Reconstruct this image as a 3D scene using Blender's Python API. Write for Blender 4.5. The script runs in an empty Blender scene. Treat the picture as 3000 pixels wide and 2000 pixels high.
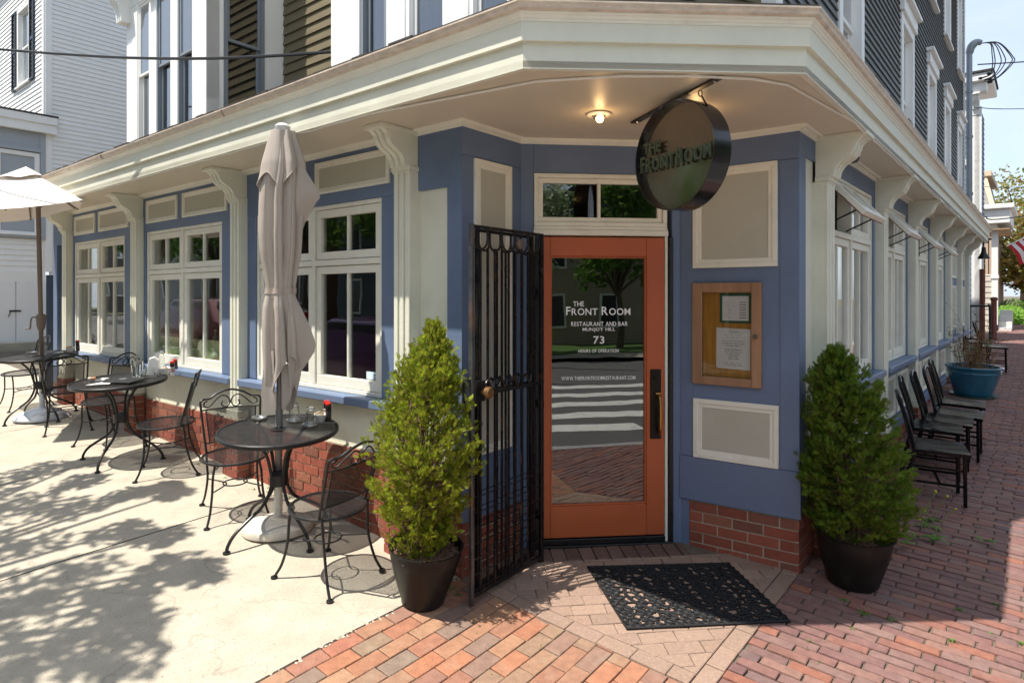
import bpy, bmesh, math, random
from mathutils import Vector, Matrix
R = math.radians
random.seed(7)
S = bpy.context.scene
COL = S.collection
# ------------------------------------------------------------------ camera
cam = bpy.data.objects.new('camera', bpy.data.cameras.new('camera'))
COL.objects.link(cam)
cam.location = (0, 0, 1.77); cam.rotation_euler = (R(90), 0, 0)
cam.data.lens = 22.51; cam.data.sensor_width = 36; cam.data.shift_y = -0.0443
cam.data.clip_end = 500; cam.data.clip_start = 0.05
S.camera = cam
# ------------------------------------------------------------------ light
SUNC = (0.405, 0.172)                       # horizontal travel per unit drop
w = bpy.data.worlds.new('World'); S.world = w; w.use_nodes = True
nt = w.node_tree; bg = nt.nodes['Background']
sky = nt.nodes.new('ShaderNodeTexSky'); sky.sky_type = 'NISHITA'; sky.sun_disc = False
elev = math.atan(1/math.hypot(*SUNC))
sky.sun_elevation = elev; sky.sun_rotation = math.atan2(-SUNC[0], -SUNC[1])
sky.air_density = 1.0; sky.dust_density = 1.6; sky.ozone_density = 1.0
# thin high cirrus veil over the blue
tcw = nt.nodes.new('ShaderNodeTexCoord'); mpw = nt.nodes.new('ShaderNodeMapping'); mpw.inputs['Scale'].default_value = (1.2, 2.4, 5)
nzw = nt.nodes.new('ShaderNodeTexNoise'); nzw.inputs['Scale'].default_value = 2.2; nzw.inputs['Detail'].default_value = 7
rgw = nt.nodes.new('ShaderNodeMapRange'); rgw.inputs[1].default_value = .35; rgw.inputs[2].default_value = .75; rgw.inputs[3].default_value = .42; rgw.inputs[4].default_value = .85
mxw = nt.nodes.new('ShaderNodeMix'); mxw.data_type = 'RGBA'; mxw.inputs[7].default_value = (4.6, 5.2, 6.0, 1)
nt.links.new(tcw.outputs['Generated'], mpw.inputs[0]); nt.links.new(mpw.outputs[0], nzw.inputs[0]); nt.links.new(nzw.outputs[0], rgw.inputs[0])
nt.links.new(rgw.outputs[0], mxw.inputs[0]); nt.links.new(sky.outputs[0], mxw.inputs[6]); nt.links.new(mxw.outputs[2], bg.inputs[0]); bg.inputs[1].default_value = 0.138
sun = bpy.data.objects.new('sun', bpy.data.lights.new('sun', 'SUN')); COL.objects.link(sun)
sun.data.energy = 5.0; sun.data.angle = R(0.55); sun.data.color = (1.0, 0.95, 0.86)
sun.rotation_euler = Vector((-SUNC[0], -SUNC[1], 1)).to_track_quat('Z', 'Y').to_euler()
S.view_settings.view_transform = 'Standard'; S.view_settings.look = 'None'
S.view_settings.gamma = 1; S.view_settings.exposure = 0.66
try:
    S.cycles.transparent_max_bounces = 24; S.cycles.max_bounces = 10
except Exception: pass
# ------------------------------------------------------------------ frames
class Fr:
    def __init__(s, o, x, y, z=(0,0,1)):
        s.o = Vector(o); s.x = Vector(x); s.y = Vector(y); s.z = Vector(z)
    def p(s, a, b, c): return s.o + s.x*a + s.y*b + s.z*c
def hfr(o, x, n):
    x = Vector((x[0], x[1], 0)).normalized(); n = Vector((n[0], n[1], 0)).normalized()
    return Fr((o[0], o[1], 0), x, n)
OA = (-.3154, 4.025); OB = (1.856, 4.14); IA = (.0575, 4.49); IB = (1.210, 4.605)
A = hfr(OA, (-.778, .628), (-.628, -.778))
B = hfr(OB, (.6394, .7689), (.7689, -.6394))
DW = hfr(IA, (1.1525, .115), (.115, -1.1525))
RS = hfr(IB, (.646, -.465), (-.465, -.646))
LS = hfr(OA, (.3729, .465), (.465, -.3729))
LL = .596; RL = .796; DL = 1.158
WF = Fr((0,0,0), (1,0,0), (0,1,0))
def interp(P, x):
    if x <= P[0][0]: return P[0][1]
    for (a, u), (b, v) in zip(P, P[1:]):
        if x <= b: return u+(v-u)*(x-a)/(b-a)
    return P[-1][1]
EX = [(-12,.15),(-6.3,.063),(-2.9,.11),(-1,.07),(-.3,.02),(.2,0)]
def gz(x, y):
    z = .073*(max(2.6, min(y, 9))-4.44)+.045*max(0, min(y, 16)-9)+.02*max(0, y-16)
    if y < 2.6: z += .02*(y-2.6)
    return z+interp(EX, x)*max(0, min(1, (y-1)/2))
# ------------------------------------------------------------------ mesh builder
class MB:
    def __init__(s): s.v = []; s.f = []
    def add(s, vs, fs):
        k = len(s.v); s.v += [tuple(v) for v in vs]; s.f += [tuple(i+k for i in f) for f in fs]; return s
    def box(s, F, a0, a1, b0, b1, c0, c1):
        vs = [F.p(a, b, c) for c in (c0, c1) for b in (b0, b1) for a in (a0, a1)]
        return s.add(vs, [(0,1,3,2),(4,6,7,5),(0,4,5,1),(2,3,7,6),(0,2,6,4),(1,5,7,3)])
    def quad(s, *p): return s.add(p, [tuple(range(len(p)))])
    def ring(s, F, a0, a1, c0, c1, w, b0, b1, wb=None):
        wb = w if wb is None else wb
        s.box(F, a0, a1, b0, b1, c1-w, c1); s.box(F, a0, a1, b0, b1, c0, c0+wb)
        s.box(F, a0, a0+w, b0, b1, c0+wb, c1-w); s.box(F, a1-w, a1, b0, b1, c0+wb, c1-w); return s
    def prism(s, pts, off):
        n = len(pts); pts = [Vector(p) for p in pts]; q = [p+Vector(off) for p in pts]
        return s.add(pts+q, [tuple(range(n)), tuple(range(2*n-1, n-1, -1))]+[(i, (i+1)%n, (i+1)%n+n, i+n) for i in range(n)])
    def tube(s, path, r, n=8, closed=False, cap=True):
        P = [Vector(p) for p in path]; m = len(P)
        rr = r if isinstance(r, (list, tuple)) else [r]*m
        up = None; k = len(s.v)
        for i in range(m):
            if closed: t = P[(i+1)%m]-P[i-1]
            else: t = P[min(i+1, m-1)]-P[max(i-1, 0)]
            if t.length < 1e-9: t = Vector((0,0,1))
            t.normalize()
            if up is None:
                up = Vector((0,0,1)) if abs(t.z) < .9 else Vector((1,0,0))
            up = (up-t*up.dot(t))
            if up.length < 1e-6: up = t.orthogonal()
            up.normalize(); sd = t.cross(up)
            for j in range(n):
                a = 2*math.pi*j/n
                s.v.append(tuple(P[i]+(up*math.cos(a)+sd*math.sin(a))*rr[i]))
        for i in range(m if closed else m-1):
            a = k+i*n; b = k+((i+1) % m)*n
            for j in range(n): s.f.append((a+j, a+(j+1)%n, b+(j+1)%n, b+j))
        if cap and not closed:
            s.f.append(tuple(k+j for j in range(n))[::-1]); s.f.append(tuple(k+(m-1)*n+j for j in range(n)))
        return s
    def lathe(s, prof, n=24, o=(0,0,0), ax=None, cap=True):
        o = Vector(o); k = len(s.v); X, Y, Z = ax or (Vector((1,0,0)), Vector((0,1,0)), Vector((0,0,1)))
        for r, z in prof:
            for j in range(n):
                a = 2*math.pi*j/n; s.v.append(tuple(o+X*(r*math.cos(a))+Y*(r*math.sin(a))+Z*z))
        for i in range(len(prof)-1):
            a = k+i*n; b = a+n
            for j in range(n): s.f.append((a+j, a+(j+1)%n, b+(j+1)%n, b+j))
        if cap:
            if prof[0][0] > 1e-4: s.f.append(tuple(k+j for j in range(n))[::-1])
            if prof[-1][0] > 1e-4: s.f.append(tuple(k+(len(prof)-1)*n+j for j in range(n)))
        return s
    def disc(s, c, r, t, n=20): return s.lathe([(r, 0), (r, t)], n, c)
    def sphere(s, c, r, n=10, sc=(1,1,1)):
        pr = [(r*math.sin(math.pi*i/n)+1e-5, -r*math.cos(math.pi*i/n)) for i in range(n+1)]
        k = len(s.v); s.lathe(pr, n+4, (0,0,0), cap=False)
        for i in range(k, len(s.v)):
            x, y, z = s.v[i]; s.v[i] = (c[0]+x*sc[0], c[1]+y*sc[1], c[2]+z*sc[2])
        return s
    def sweep(s, path, prof, closed_prof=True):
        """path: 2D points; prof: (offset outward, z); mitred offsets"""
        P = [Vector((p[0], p[1])) for p in path]; m = len(P); N = []
        for i in range(m-1):
            d = (P[i+1]-P[i]).normalized(); N.append(Vector((d.y, -d.x)))
        k = len(s.v); n = len(prof)
        for i in range(m):
            if i == 0: off = N[0]
            elif i == m-1: off = N[-1]
            else:
                b = (N[i-1]+N[i]).normalized(); off = b/max(.3, b.dot(N[i]))
            for d, z in prof: s.v.append((P[i].x+off.x*d, P[i].y+off.y*d, z))
        for i in range(m-1):
            a = k+i*n; b = a+n
            for j in range(n if closed_prof else n-1): s.f.append((a+j, a+(j+1)%n, b+(j+1)%n, b+j))
        if closed_prof:
            s.f.append(tuple(range(k, k+n))); s.f.append(tuple(range(k+(m-1)*n, k+m*n))[::-1])
        return s
    def build(s, name, m, parent=None, smooth=False, fix=True, bevel=0, auto=None):
        me = bpy.data.meshes.new(name)
        off = getattr(parent, 'get', lambda *a: None)('woff') if parent else None
        vs = s.v
        if off is not None: vs = [(v[0]-off[0], v[1]-off[1], v[2]-off[2]) for v in vs]
        me.from_pydata(vs, [], s.f)
        if fix or bevel:
            bm = bmesh.new(); bm.from_mesh(me)
            if fix: bmesh.ops.recalc_face_normals(bm, faces=bm.faces)
            if bevel:
                es = [e for e in bm.edges if len(e.link_faces) == 2 and e.calc_face_angle(0) > .6]
                bmesh.ops.bevel(bm, geom=es, offset=bevel, segments=1, affect='EDGES', clamp_overlap=True)
            bm.to_mesh(me); bm.free()
        me.materials.append(m)
        if smooth:
            me.polygons.foreach_set('use_smooth', [True]*len(me.polygons))
            try: me.set_sharp_from_angle(angle=R(38 if auto is None else auto))
            except Exception: pass
        o = bpy.data.objects.new(name, me); COL.objects.link(o)
        if parent: o.parent = parent
        if off is not None: o['woff'] = [float(c) for c in off]
        return o
def tag(o, label=None, cat=None, group=None, kind=None):
    if label: o['label'] = label
    if cat: o['category'] = cat
    if group: o['group'] = group
    if kind: o['kind'] = kind
    return o
def thing(name, label, cat, loc=(0,0,0), rz=0, group=None, tilt=None, world=False):
    o = bpy.data.objects.new(name, None); COL.objects.link(o); o.empty_display_size = .1
    tag(o, label, cat, group)
    o.location = loc
    if world: o['woff'] = [float(c) for c in loc]
    M = Matrix.Rotation(rz, 3, 'Z')
    if tilt is not None: M = Vector((0,0,1)).rotation_difference(Vector(tilt).normalized()).to_matrix() @ M
    o.rotation_euler = M.to_euler(); return o
def dup(o, parent=None):
    c = o.copy(); COL.objects.link(c); c.parent = parent
    for ch in [x for x in COL.objects if x.parent == o]: dup(ch, c)
    return c
def place(o, loc, rz, label, tilt=(0,-.073,1)):
    M = Vector((0,0,1)).rotation_difference(Vector(tilt).normalized()).to_matrix() @ Matrix.Rotation(rz, 3, 'Z')
    o.location = loc; o.rotation_euler = M.to_euler(); o['label'] = label
def smooth_path(pts, k=6):
    P = [Vector(p) for p in pts]; out = []
    for i in range(len(P)-1):
        a = P[max(i-1,0)]; b = P[i]; c = P[i+1]; d = P[min(i+2, len(P)-1)]
        for j in range(k):
            t = j/k
            out.append(.5*((2*b)+(c-a)*t+(2*a-5*b+4*c-d)*t*t+(3*b-a-3*c+d)*t*t*t))
    out.append(P[-1]); return out
# ------------------------------------------------------------------ materials
MATS = {}
def mat(name, col=(.5,.5,.5), rough=.6, metal=0, noise=0, nscale=6, bump=0, bscale=40, isl=None, spec=.5, emit=None, obj=False, coat=0, dirt=None, stretch=None, trans=0, ior=1.45):
    if name in MATS: return MATS[name]
    m = bpy.data.materials.new(name); m.use_nodes = True; MATS[name] = m
    t = m.node_tree; N = t.nodes; L = t.links; b = N['Principled BSDF']
    b.inputs['Base Color'].default_value = (*col, 1); b.inputs['Roughness'].default_value = rough
    b.inputs['Metallic'].default_value = metal; b.inputs['Specular IOR Level'].default_value = spec
    b.inputs['Coat Weight'].default_value = coat; b.inputs['Coat Roughness'].default_value = .1
    b.inputs['Transmission Weight'].default_value = trans; b.inputs['IOR'].default_value = ior
    if emit:
        b.inputs['Emission Color'].default_value = (*emit[0], 1); b.inputs['Emission Strength'].default_value = emit[1]
    tc = N.new('ShaderNodeTexCoord'); src = tc.outputs['Object']
    if stretch:
        mp = N.new('ShaderNodeMapping'); mp.inputs['Scale'].default_value = stretch
        L.new(src, mp.inputs[0]); src = mp.outputs[0]
    cur = None
    if isl:
        g = N.new('ShaderNodeNewGeometry'); cr = N.new('ShaderNodeValToRGB'); cr.color_ramp.interpolation = 'LINEAR'
        e = cr.color_ramp.elements
        e[0].position = 0; e[0].color = (*isl[0], 1); e[1].position = 1; e[1].color = (*isl[-1], 1)
        for i, c in enumerate(isl[1:-1]):
            x = e.new((i+1)/(len(isl)-1)); x.color = (*c, 1)
        L.new(g.outputs['Random Per Island'], cr.inputs[0]); cur = cr.outputs[0]
    if noise:
        n = N.new('ShaderNodeTexNoise'); n.inputs['Scale'].default_value = nscale; n.inputs['Detail'].default_value = 8
        n.inputs['Roughness'].default_value = .62; L.new(src, n.inputs[0])
        mr = N.new('ShaderNodeMapRange'); mr.inputs[1].default_value = .3; mr.inputs[2].default_value = .7
        mr.inputs[3].default_value = 1-noise; mr.inputs[4].default_value = 1+noise*.6; L.new(n.outputs[0], mr.inputs[0])
        mx = N.new('ShaderNodeMix'); mx.data_type = 'RGBA'; mx.blend_type = 'MULTIPLY'; mx.inputs[0].default_value = 1
        if cur: L.new(cur, mx.inputs[6])
        else: mx.inputs[6].default_value = (*col, 1)
        L.new(mr.outputs[0], mx.inputs[7]); cur = mx.outputs[2]
        mr2 = N.new('ShaderNodeMapRange'); mr2.inputs[1].default_value = .3; mr2.inputs[2].default_value = .7
        mr2.inputs[3].default_value = max(.02, rough-.12); mr2.inputs[4].default_value = min(1, rough+.12)
        L.new(n.outputs[0], mr2.inputs[0]); L.new(mr2.outputs[0], b.inputs['Roughness'])
    if dirt:
        dc, amt, dsc = dirt
        n3 = N.new('ShaderNodeTexNoise'); n3.inputs['Scale'].default_value = dsc; n3.inputs['Detail'].default_value = 10
        L.new(src, n3.inputs[0])
        r3 = N.new('ShaderNodeMapRange'); r3.inputs[1].default_value = .55; r3.inputs[2].default_value = .75
        r3.inputs[3].default_value = 0; r3.inputs[4].default_value = amt; L.new(n3.outputs[0], r3.inputs[0])
        m3 = N.new('ShaderNodeMix'); m3.data_type = 'RGBA'; L.new(r3.outputs[0], m3.inputs[0])
        if cur: L.new(cur, m3.inputs[6])
        else: m3.inputs[6].default_value = (*col, 1)
        m3.inputs[7].default_value = (*dc, 1); cur = m3.outputs[2]
    if cur: L.new(cur, b.inputs['Base Color'])
    if bump:
        n2 = N.new('ShaderNodeTexNoise'); n2.inputs['Scale'].default_value = bscale; n2.inputs['Detail'].default_value = 6
        L.new(src, n2.inputs[0]); bp = N.new('ShaderNodeBump'); bp.inputs['Strength'].default_value = bump
        bp.inputs['Distance'].default_value = .01; L.new(n2.outputs[0], bp.inputs['Height']); L.new(bp.outputs[0], b.inputs['Normal'])
    return m
def glassmat(name, fac, tint=(.75,.8,.78), rough=0.0, rc=(1,1,1)):
    m = bpy.data.materials.new(name); m.use_nodes = True; t = m.node_tree; N = t.nodes; L = t.links
    N.remove(N['Principled BSDF']); out = N['Material Output']
    tr = N.new('ShaderNodeBsdfTransparent'); tr.inputs[0].default_value = (*tint, 1)
    gl = N.new('ShaderNodeBsdfGlossy'); gl.inputs['Roughness'].default_value = rough; gl.inputs[0].default_value = (*rc, 1)
    fr = N.new('ShaderNodeFresnel'); ge = N.new('ShaderNodeNewGeometry'); mi = N.new('ShaderNodeMapRange')
    mi.inputs[3].default_value = 1.5; mi.inputs[4].default_value = 1/1.5; L.new(ge.outputs['Backfacing'], mi.inputs[0]); L.new(mi.outputs[0], fr.inputs[0])
    mr = N.new('ShaderNodeMapRange'); mr.inputs[1].default_value = .04; mr.inputs[2].default_value = .6
    mr.inputs[3].default_value = fac; mr.inputs[4].default_value = 1; L.new(fr.outputs[0], mr.inputs[0])
    # slight waviness of old panes
    n = N.new('ShaderNodeTexNoise'); n.inputs['Scale'].default_value = 3.5; n.inputs['Detail'].default_value = 1
    tc = N.new('ShaderNodeTexCoord'); L.new(tc.outputs['Object'], n.inputs[0])
    bp = N.new('ShaderNodeBump'); bp.inputs['Strength'].default_value = .045; bp.inputs['Distance'].default_value = .01
    L.new(n.outputs[0], bp.inputs['Height']); L.new(bp.outputs[0], gl.inputs['Normal'])
    mx = N.new('ShaderNodeMixShader'); L.new(mr.outputs[0], mx.inputs[0]); L.new(tr.outputs[0], mx.inputs[1]); L.new(gl.outputs[0], mx.inputs[2])
    L.new(mx.outputs[0], out.inputs[0]); MATS[name] = m; return m
def meshmat(name, axes, pitch, base):
    """expanded metal: real see-through diamond holes in object space"""
    m = mat(name, base, .45, metal=.3, noise=.3, nscale=9)
    t = m.node_tree; N = t.nodes; L = t.links; b = N['Principled BSDF']; out = N['Material Output']
    tc = N.new('ShaderNodeTexCoord'); sp = N.new('ShaderNodeSeparateXYZ'); L.new(tc.outputs['Object'], sp.inputs[0])
    def M(op, a, bb=None):
        q = N.new('ShaderNodeMath'); q.operation = op
        for i, v in enumerate((a, bb)):
            if v is None: continue
            if isinstance(v, (int, float)): q.inputs[i].default_value = v
            else: L.new(v, q.inputs[i])
        return q.outputs[0]
    u = M('MULTIPLY', sp.outputs[axes[0]], math.pi/pitch[0]); v = M('MULTIPLY', sp.outputs[axes[1]], math.pi/pitch[1])
    s1 = M('ABSOLUTE', M('SINE', M('ADD', u, v))); s2 = M('ABSOLUTE', M('SINE', M('SUBTRACT', u, v)))
    hole = M('GREATER_THAN', M('MINIMUM', s1, s2), .60)
    tr = N.new('ShaderNodeBsdfTransparent'); mx = N.new('ShaderNodeMixShader')
    L.new(hole, mx.inputs[0]); L.new(b.outputs[0], mx.inputs[1]); L.new(tr.outputs[0], mx.inputs[2]); L.new(mx.outputs[0], out.inputs[0])
    return m
BLUE = mat('blue_paint', (.132,.180,.280), .5, noise=.10, nscale=2.5, bump=.18, bscale=26, dirt=((.10,.13,.19),.35,2.2))
CREAM = mat('cream_paint', (.68,.67,.555), .55, noise=.06, nscale=4, bump=.1, bscale=30, dirt=((.44,.41,.32),.25,2.6))
PANELC = mat('greige_panel_paint', (.47,.45,.37), .6, noise=.05, nscale=3, bump=.06, bscale=70, dirt=((.30,.28,.21),.25,2.0))
WHITE = mat('offwhite_paint', (.77,.745,.645), .5, noise=.05, nscale=5, bump=.1, bscale=60, dirt=((.45,.40,.30),.22,7))
TRIM = mat('white_house_paint', (.84,.83,.80), .5, noise=.04, nscale=3, bump=.05)
SOFF = mat('soffit_paint', (.62,.55,.43), .4, noise=.05, nscale=1.6)
GUTT = mat('weathered_gutter', (.60,.50,.40), .45, noise=.25, nscale=14, dirt=((.30,.24,.20),.5,5), stretch=(1,1,3))
SHING = mat('asphalt_shingle', (.055,.048,.045), .95, noise=.5, nscale=30, bump=.5, bscale=90)
OLIVE = mat('olive_clapboard_paint', (.150,.122,.068), .6, noise=.12, nscale=4, stretch=(1,1,6))
GREY = mat('grey_clapboard_paint', (.105,.112,.108), .6, noise=.12, nscale=4, stretch=(1,1,6))
ORANGE = mat('orange_door_paint', (.42,.095,.028), .42, noise=.08, nscale=4, dirt=((.30,.07,.03),.4,3))
BLACK = mat('black_painted_iron', (.012,.012,.013), .35, metal=.2, noise=.3, nscale=12, spec=.6)
IRON = mat('black_wrought_iron', (.018,.018,.019), .42, metal=.2, noise=.3, nscale=12, spec=.5, dirt=((.10,.05,.025),.35,6))
GATEM = mat('worn_black_gate_iron', (.009,.009,.011), .32, metal=.2, noise=.4, nscale=10, spec=.5, dirt=((.14,.07,.03),.35,16))
EDGEM = mat('scraped_gate_stile', (.13,.13,.14), .38, metal=.7, noise=.4, nscale=9, dirt=((.28,.12,.05),.9,3.2))
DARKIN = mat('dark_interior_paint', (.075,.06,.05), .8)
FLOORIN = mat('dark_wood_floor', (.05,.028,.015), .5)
BRICKW = mat('wall_brick', (.3,.1,.06), .85, noise=.25, nscale=25, bump=.5, bscale=120, isl=[(.30,.075,.045),(.36,.10,.06),(.24,.06,.04),(.33,.12,.07),(.20,.075,.055)])
MORTAR = mat('mortar', (.50,.44,.33), .95, noise=.2, nscale=30, bump=.5, bscale=150)
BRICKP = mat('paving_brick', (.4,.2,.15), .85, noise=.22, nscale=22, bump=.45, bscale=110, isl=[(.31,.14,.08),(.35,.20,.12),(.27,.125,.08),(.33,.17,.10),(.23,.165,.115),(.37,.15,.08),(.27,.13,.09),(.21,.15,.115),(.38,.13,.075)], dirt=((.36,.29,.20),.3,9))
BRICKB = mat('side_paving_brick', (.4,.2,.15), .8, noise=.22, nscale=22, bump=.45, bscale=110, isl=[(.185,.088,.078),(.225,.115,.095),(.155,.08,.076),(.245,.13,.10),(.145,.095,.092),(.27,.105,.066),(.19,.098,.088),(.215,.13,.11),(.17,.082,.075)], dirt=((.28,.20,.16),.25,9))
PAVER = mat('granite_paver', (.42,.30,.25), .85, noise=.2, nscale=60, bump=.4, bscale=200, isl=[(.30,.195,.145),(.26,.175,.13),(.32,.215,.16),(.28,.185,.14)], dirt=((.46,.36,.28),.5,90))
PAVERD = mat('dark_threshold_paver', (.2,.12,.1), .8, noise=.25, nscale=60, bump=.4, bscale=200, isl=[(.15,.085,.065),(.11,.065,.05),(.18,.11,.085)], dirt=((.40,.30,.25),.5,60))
JOINT = mat('joint_sand', (.14,.115,.085), .98, noise=.35, nscale=20, bump=.4, bscale=150, dirt=((.06,.09,.03),.6,3))
GLASS = glassmat('window_glass', .06, (.85,.87,.84))
DGLASS = glassmat('door_glass', .13, (.5,.52,.52), .008)
UGLASS = glassmat('upper_window_glass', .15, (.55,.58,.6))
CGLASS = glassmat('display_case_glass', .04, (.9,.9,.88))
TEXTW = mat('white_lettering', (.80,.80,.78), .5)
# ================================================================== GROUND
def clip(poly, planes):
    for nx, ny, d in planes:                  # keep nx*x+ny*y <= d
        out = []
        for i, p in enumerate(poly):
            q = poly[(i+1) % len(poly)]; a = nx*p[0]+ny*p[1]-d; b = nx*q[0]+ny*q[1]-d
            if a <= 0: out.append(p)
            if (a < 0) != (b < 0) and abs(a-b) > 1e-9:
                t = a/(a-b); out.append((p[0]+(q[0]-p[0])*t, p[1]+(q[1]-p[1])*t))
        poly = out
        if len(poly) < 3: return []
    return poly
def area(p): return abs(sum(p[i][0]*p[(i+1)%len(p)][1]-p[(i+1)%len(p)][0]*p[i][1] for i in range(len(p))))/2
def hp(F, axis, val, sign):
    """half plane in frame coords: axis 0 = along, 1 = outward; sign +1 keeps <= val"""
    v = F.x if axis == 0 else F.y
    d = v.x*F.o.x+v.y*F.o.y+val
    return (v.x*sign, v.y*sign, d*sign)
def drape(mb, planes, x0, x1, y0, y1, st, zf):
    nx = int(round((x1-x0)/st)); ny = int(round((y1-y0)/st)); idx = {}
    def vid(x, y):
        k = (round(x, 4), round(y, 4))
        if k not in idx: idx[k] = len(mb.v); mb.v.append((x, y, zf(x, y)))
        return idx[k]
    for i in range(nx):
        for j in range(ny):
            a, b = x0+i*st, y0+j*st
            c = clip([(a, b), (a+st, b), (a+st, b+st), (a, b+st)], planes)
            if c and area(c) > 1e-6: mb.f.append(tuple(vid(*p) for p in c))
    return mb
def bricks(mb, o, U, V, L, W, gap, planes, r0, r1, c0, c1, zf, jit=.003, stag=.5, ch=.004, wob=.002):
    U = Vector((U[0], U[1])).normalized(); V = Vector((V[0], V[1])).normalized()
    for j in range(r0, r1):
        rs = random.uniform(-.02, .02)
        for i in range(c0, c1):
            a0 = i*L+(j % 2)*L*stag+rs+gap/2; a1 = a0+L-gap; b0 = j*W+gap/2; b1 = b0+W-gap
            rt = random.uniform(-.008, .008)
            ps = []
            for a, b in ((a0, b0), (a1, b0), (a1, b1), (a0, b1)):
                a += random.uniform(-wob, wob); b += random.uniform(-wob, wob)+(a-(a0+a1)/2)*rt
                ps.append((o[0]+U.x*a+V.x*b, o[1]+U.y*a+V.y*b))
            ps = clip(ps, planes)
            if not ps or area(ps) < L*W*.04: continue
            cx = sum(p[0] for p in ps)/len(ps); cy = sum(p[1] for p in ps)/len(ps)
            z = random.uniform(-jit, jit); tx = random.uniform(-.012, .012); ty = random.uniform(-.012, .012)
            def zz(p, dz): return zf(p[0], p[1])+z+tx*(p[0]-cx)+ty*(p[1]-cy)+dz
            top = []; 
            for p in ps:
                d = math.hypot(p[0]-cx, p[1]-cy) or 1; k = max(0, 1-ch*1.4/d)
                q = (cx+(p[0]-cx)*k, cy+(p[1]-cy)*k); top.append((q[0], q[1], zz(q, 0)))
            mid = [(p[0], p[1], zz(p, -ch*.8)) for p in ps]; low = [(p[0], p[1], zz(p, -.03)) for p in ps]
            n = len(ps)
            mb.add(top+mid+low, [tuple(range(n))]+[(q, (q+1)%n, (q+1)%n+n, q+n) for q in range(n)]+[(q+n, (q+1)%n+n, (q+1)%n+2*n, q+2*n) for q in range(n)])
KERBY = 0.95; AW = 3.0; BW = 2.6
walk = [hp(A, 1, AW, 1), hp(B, 1, BW, 1), (0, -1, -KERBY)]
def st(name, mb, m, **k):
    o = mb.build(name, m, fix=False, **k); o['kind'] = 'structure'; return o
m = MB()
rz_ = lambda x, y: gz(x, y)-.135
drape(m, [], -60, 76, -44, 80, 2, lambda x, y: gz(x, y)-.3)
EARTH = mat('earth', (.13,.12,.06), .95, noise=.4, nscale=3, dirt=((.05,.09,.02),.9,1.5))
st('ground', m, EARTH)
ROAD = mat('asphalt', (.115,.110,.105), .9, noise=.25, nscale=40, bump=.4, bscale=160, dirt=((.2,.19,.18),.3,1.5))
m = MB(); drape(m, [(0, 1, 1.0)], -44, 44, -13, 2, 1, rz_)
st('cross_road', m, ROAD)
m = MB(); drape(m, [hp(A, 1, AW, -1), hp(A, 1, 11, 1), (0, -1, -1.0), (1, 0, 0)], -60, 0, 1, 60, 1, lambda x, y: rz_(x, y)+.0)
st('uphill_road', m, ROAD)
m = MB(); drape(m, [hp(B, 1, BW, -1), hp(B, 1, 11, 1), (0, -1, -1.0), (-1, 0, 0)], 0, 76, 1, 80, 1, lambda x, y: rz_(x, y)+.0)
st('side_street', m, ROAD)
m = MB(); drape(m, walk, -30, 60, 0, 70, .5, lambda x, y: gz(x, y)-.014)
st('sidewalk_bed', m, JOINT)
# granite kerb
m = MB()
Pa = A.p(24, AW, 0); 
cA = Vector((( -2.2), KERBY)); 
# kerb line meets: along A, across the corner, along B
def on_line(F, n, y):                 # point on outward=n with given y
    s = (y-F.o.y-F.y.y*n)/F.x.y; return F.p(s, n, 0)
k1 = on_line(A, AW, KERBY); k2 = on_line(B, BW, KERBY)
kp = [A.p(26-i, AW, 0) for i in range(0, 27) if A.p(26-i, AW, 0).y > KERBY+.3]+[k1]
nn = 8
kp += [k1.lerp(k2, (i+1)/nn) for i in range(nn)]+[B.p(i*1.0, BW, 0) for i in range(-4, 60) if B.p(i, BW, 0).y > KERBY+.3]
for i in range(len(kp)-1):
    a, b = kp[i], kp[i+1]; d = (b-a).normalized(); nrm = Vector((d.y, -d.x, 0))
    vs = []
    for p in (a+d*.003, b-d*.003):
        z = gz(p.x, p.y)
        for off, dz in ((-.15, -.3), (-.15, .004), (0, .004), (0.01, -.3)): vs.append((p.x+nrm.x*off, p.y+nrm.y*off, z+dz))
    m.add(vs, [(0,1,5,4), (1,2,6,5), (2,3,7,6), (0,3,2,1), (4,5,6,7)])
st('granite_kerb', m, mat('granite', (.36,.35,.34), .8, noise=.3, nscale=50))
# concrete sidewalk on the uphill side
SC = .04
CONC = mat('concrete', (.43,.38,.30), .88, noise=.16, nscale=5, bump=.35, bscale=170, dirt=((.38,.34,.27),.35,1.3))
t = CONC.node_tree; N_ = t.nodes; L_ = t.links; b_ = N_['Principled BSDF']
prev = b_.inputs['Base Color'].links[0].from_socket
tc = N_.new('ShaderNodeTexCoord')
def shade_speck(prev, scale, lo, hi, colr, amt):
    n = N_.new('ShaderNodeTexVoronoi'); n.inputs['Scale'].default_value = scale; L_.new(tc.outputs['Object'], n.inputs[0])
    r = N_.new('ShaderNodeMapRange'); r.inputs[1].default_value = lo; r.inputs[2].default_value = hi; r.inputs[3].default_value = amt; r.inputs[4].default_value = 0
    L_.new(n.outputs['Distance'], r.inputs[0]); x = N_.new('ShaderNodeMix'); x.data_type = 'RGBA'; L_.new(r.outputs[0], x.inputs[0]); L_.new(prev, x.inputs[6]); x.inputs[7].default_value = (*colr, 1); return x.outputs[2]
prev = shade_speck(prev, 55, .12, .24, (.22,.19,.15), .8)
prev = shade_speck(prev, 90, .10, .22, (.58,.53,.43), .7)
prev = shade_speck(prev, 2.6, .025, .035, (.20,.18,.15), .55)
vc = N_.new('ShaderNodeTexVoronoi'); vc.feature = 'DISTANCE_TO_EDGE'; vc.inputs['Scale'].default_value = .42
nz_ = N_.new('ShaderNodeTexNoise'); nz_.inputs['Scale'].default_value = 3; nz_.inputs['Detail'].default_value = 6; L_.new(tc.outputs['Object'], nz_.inputs[0])
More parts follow.
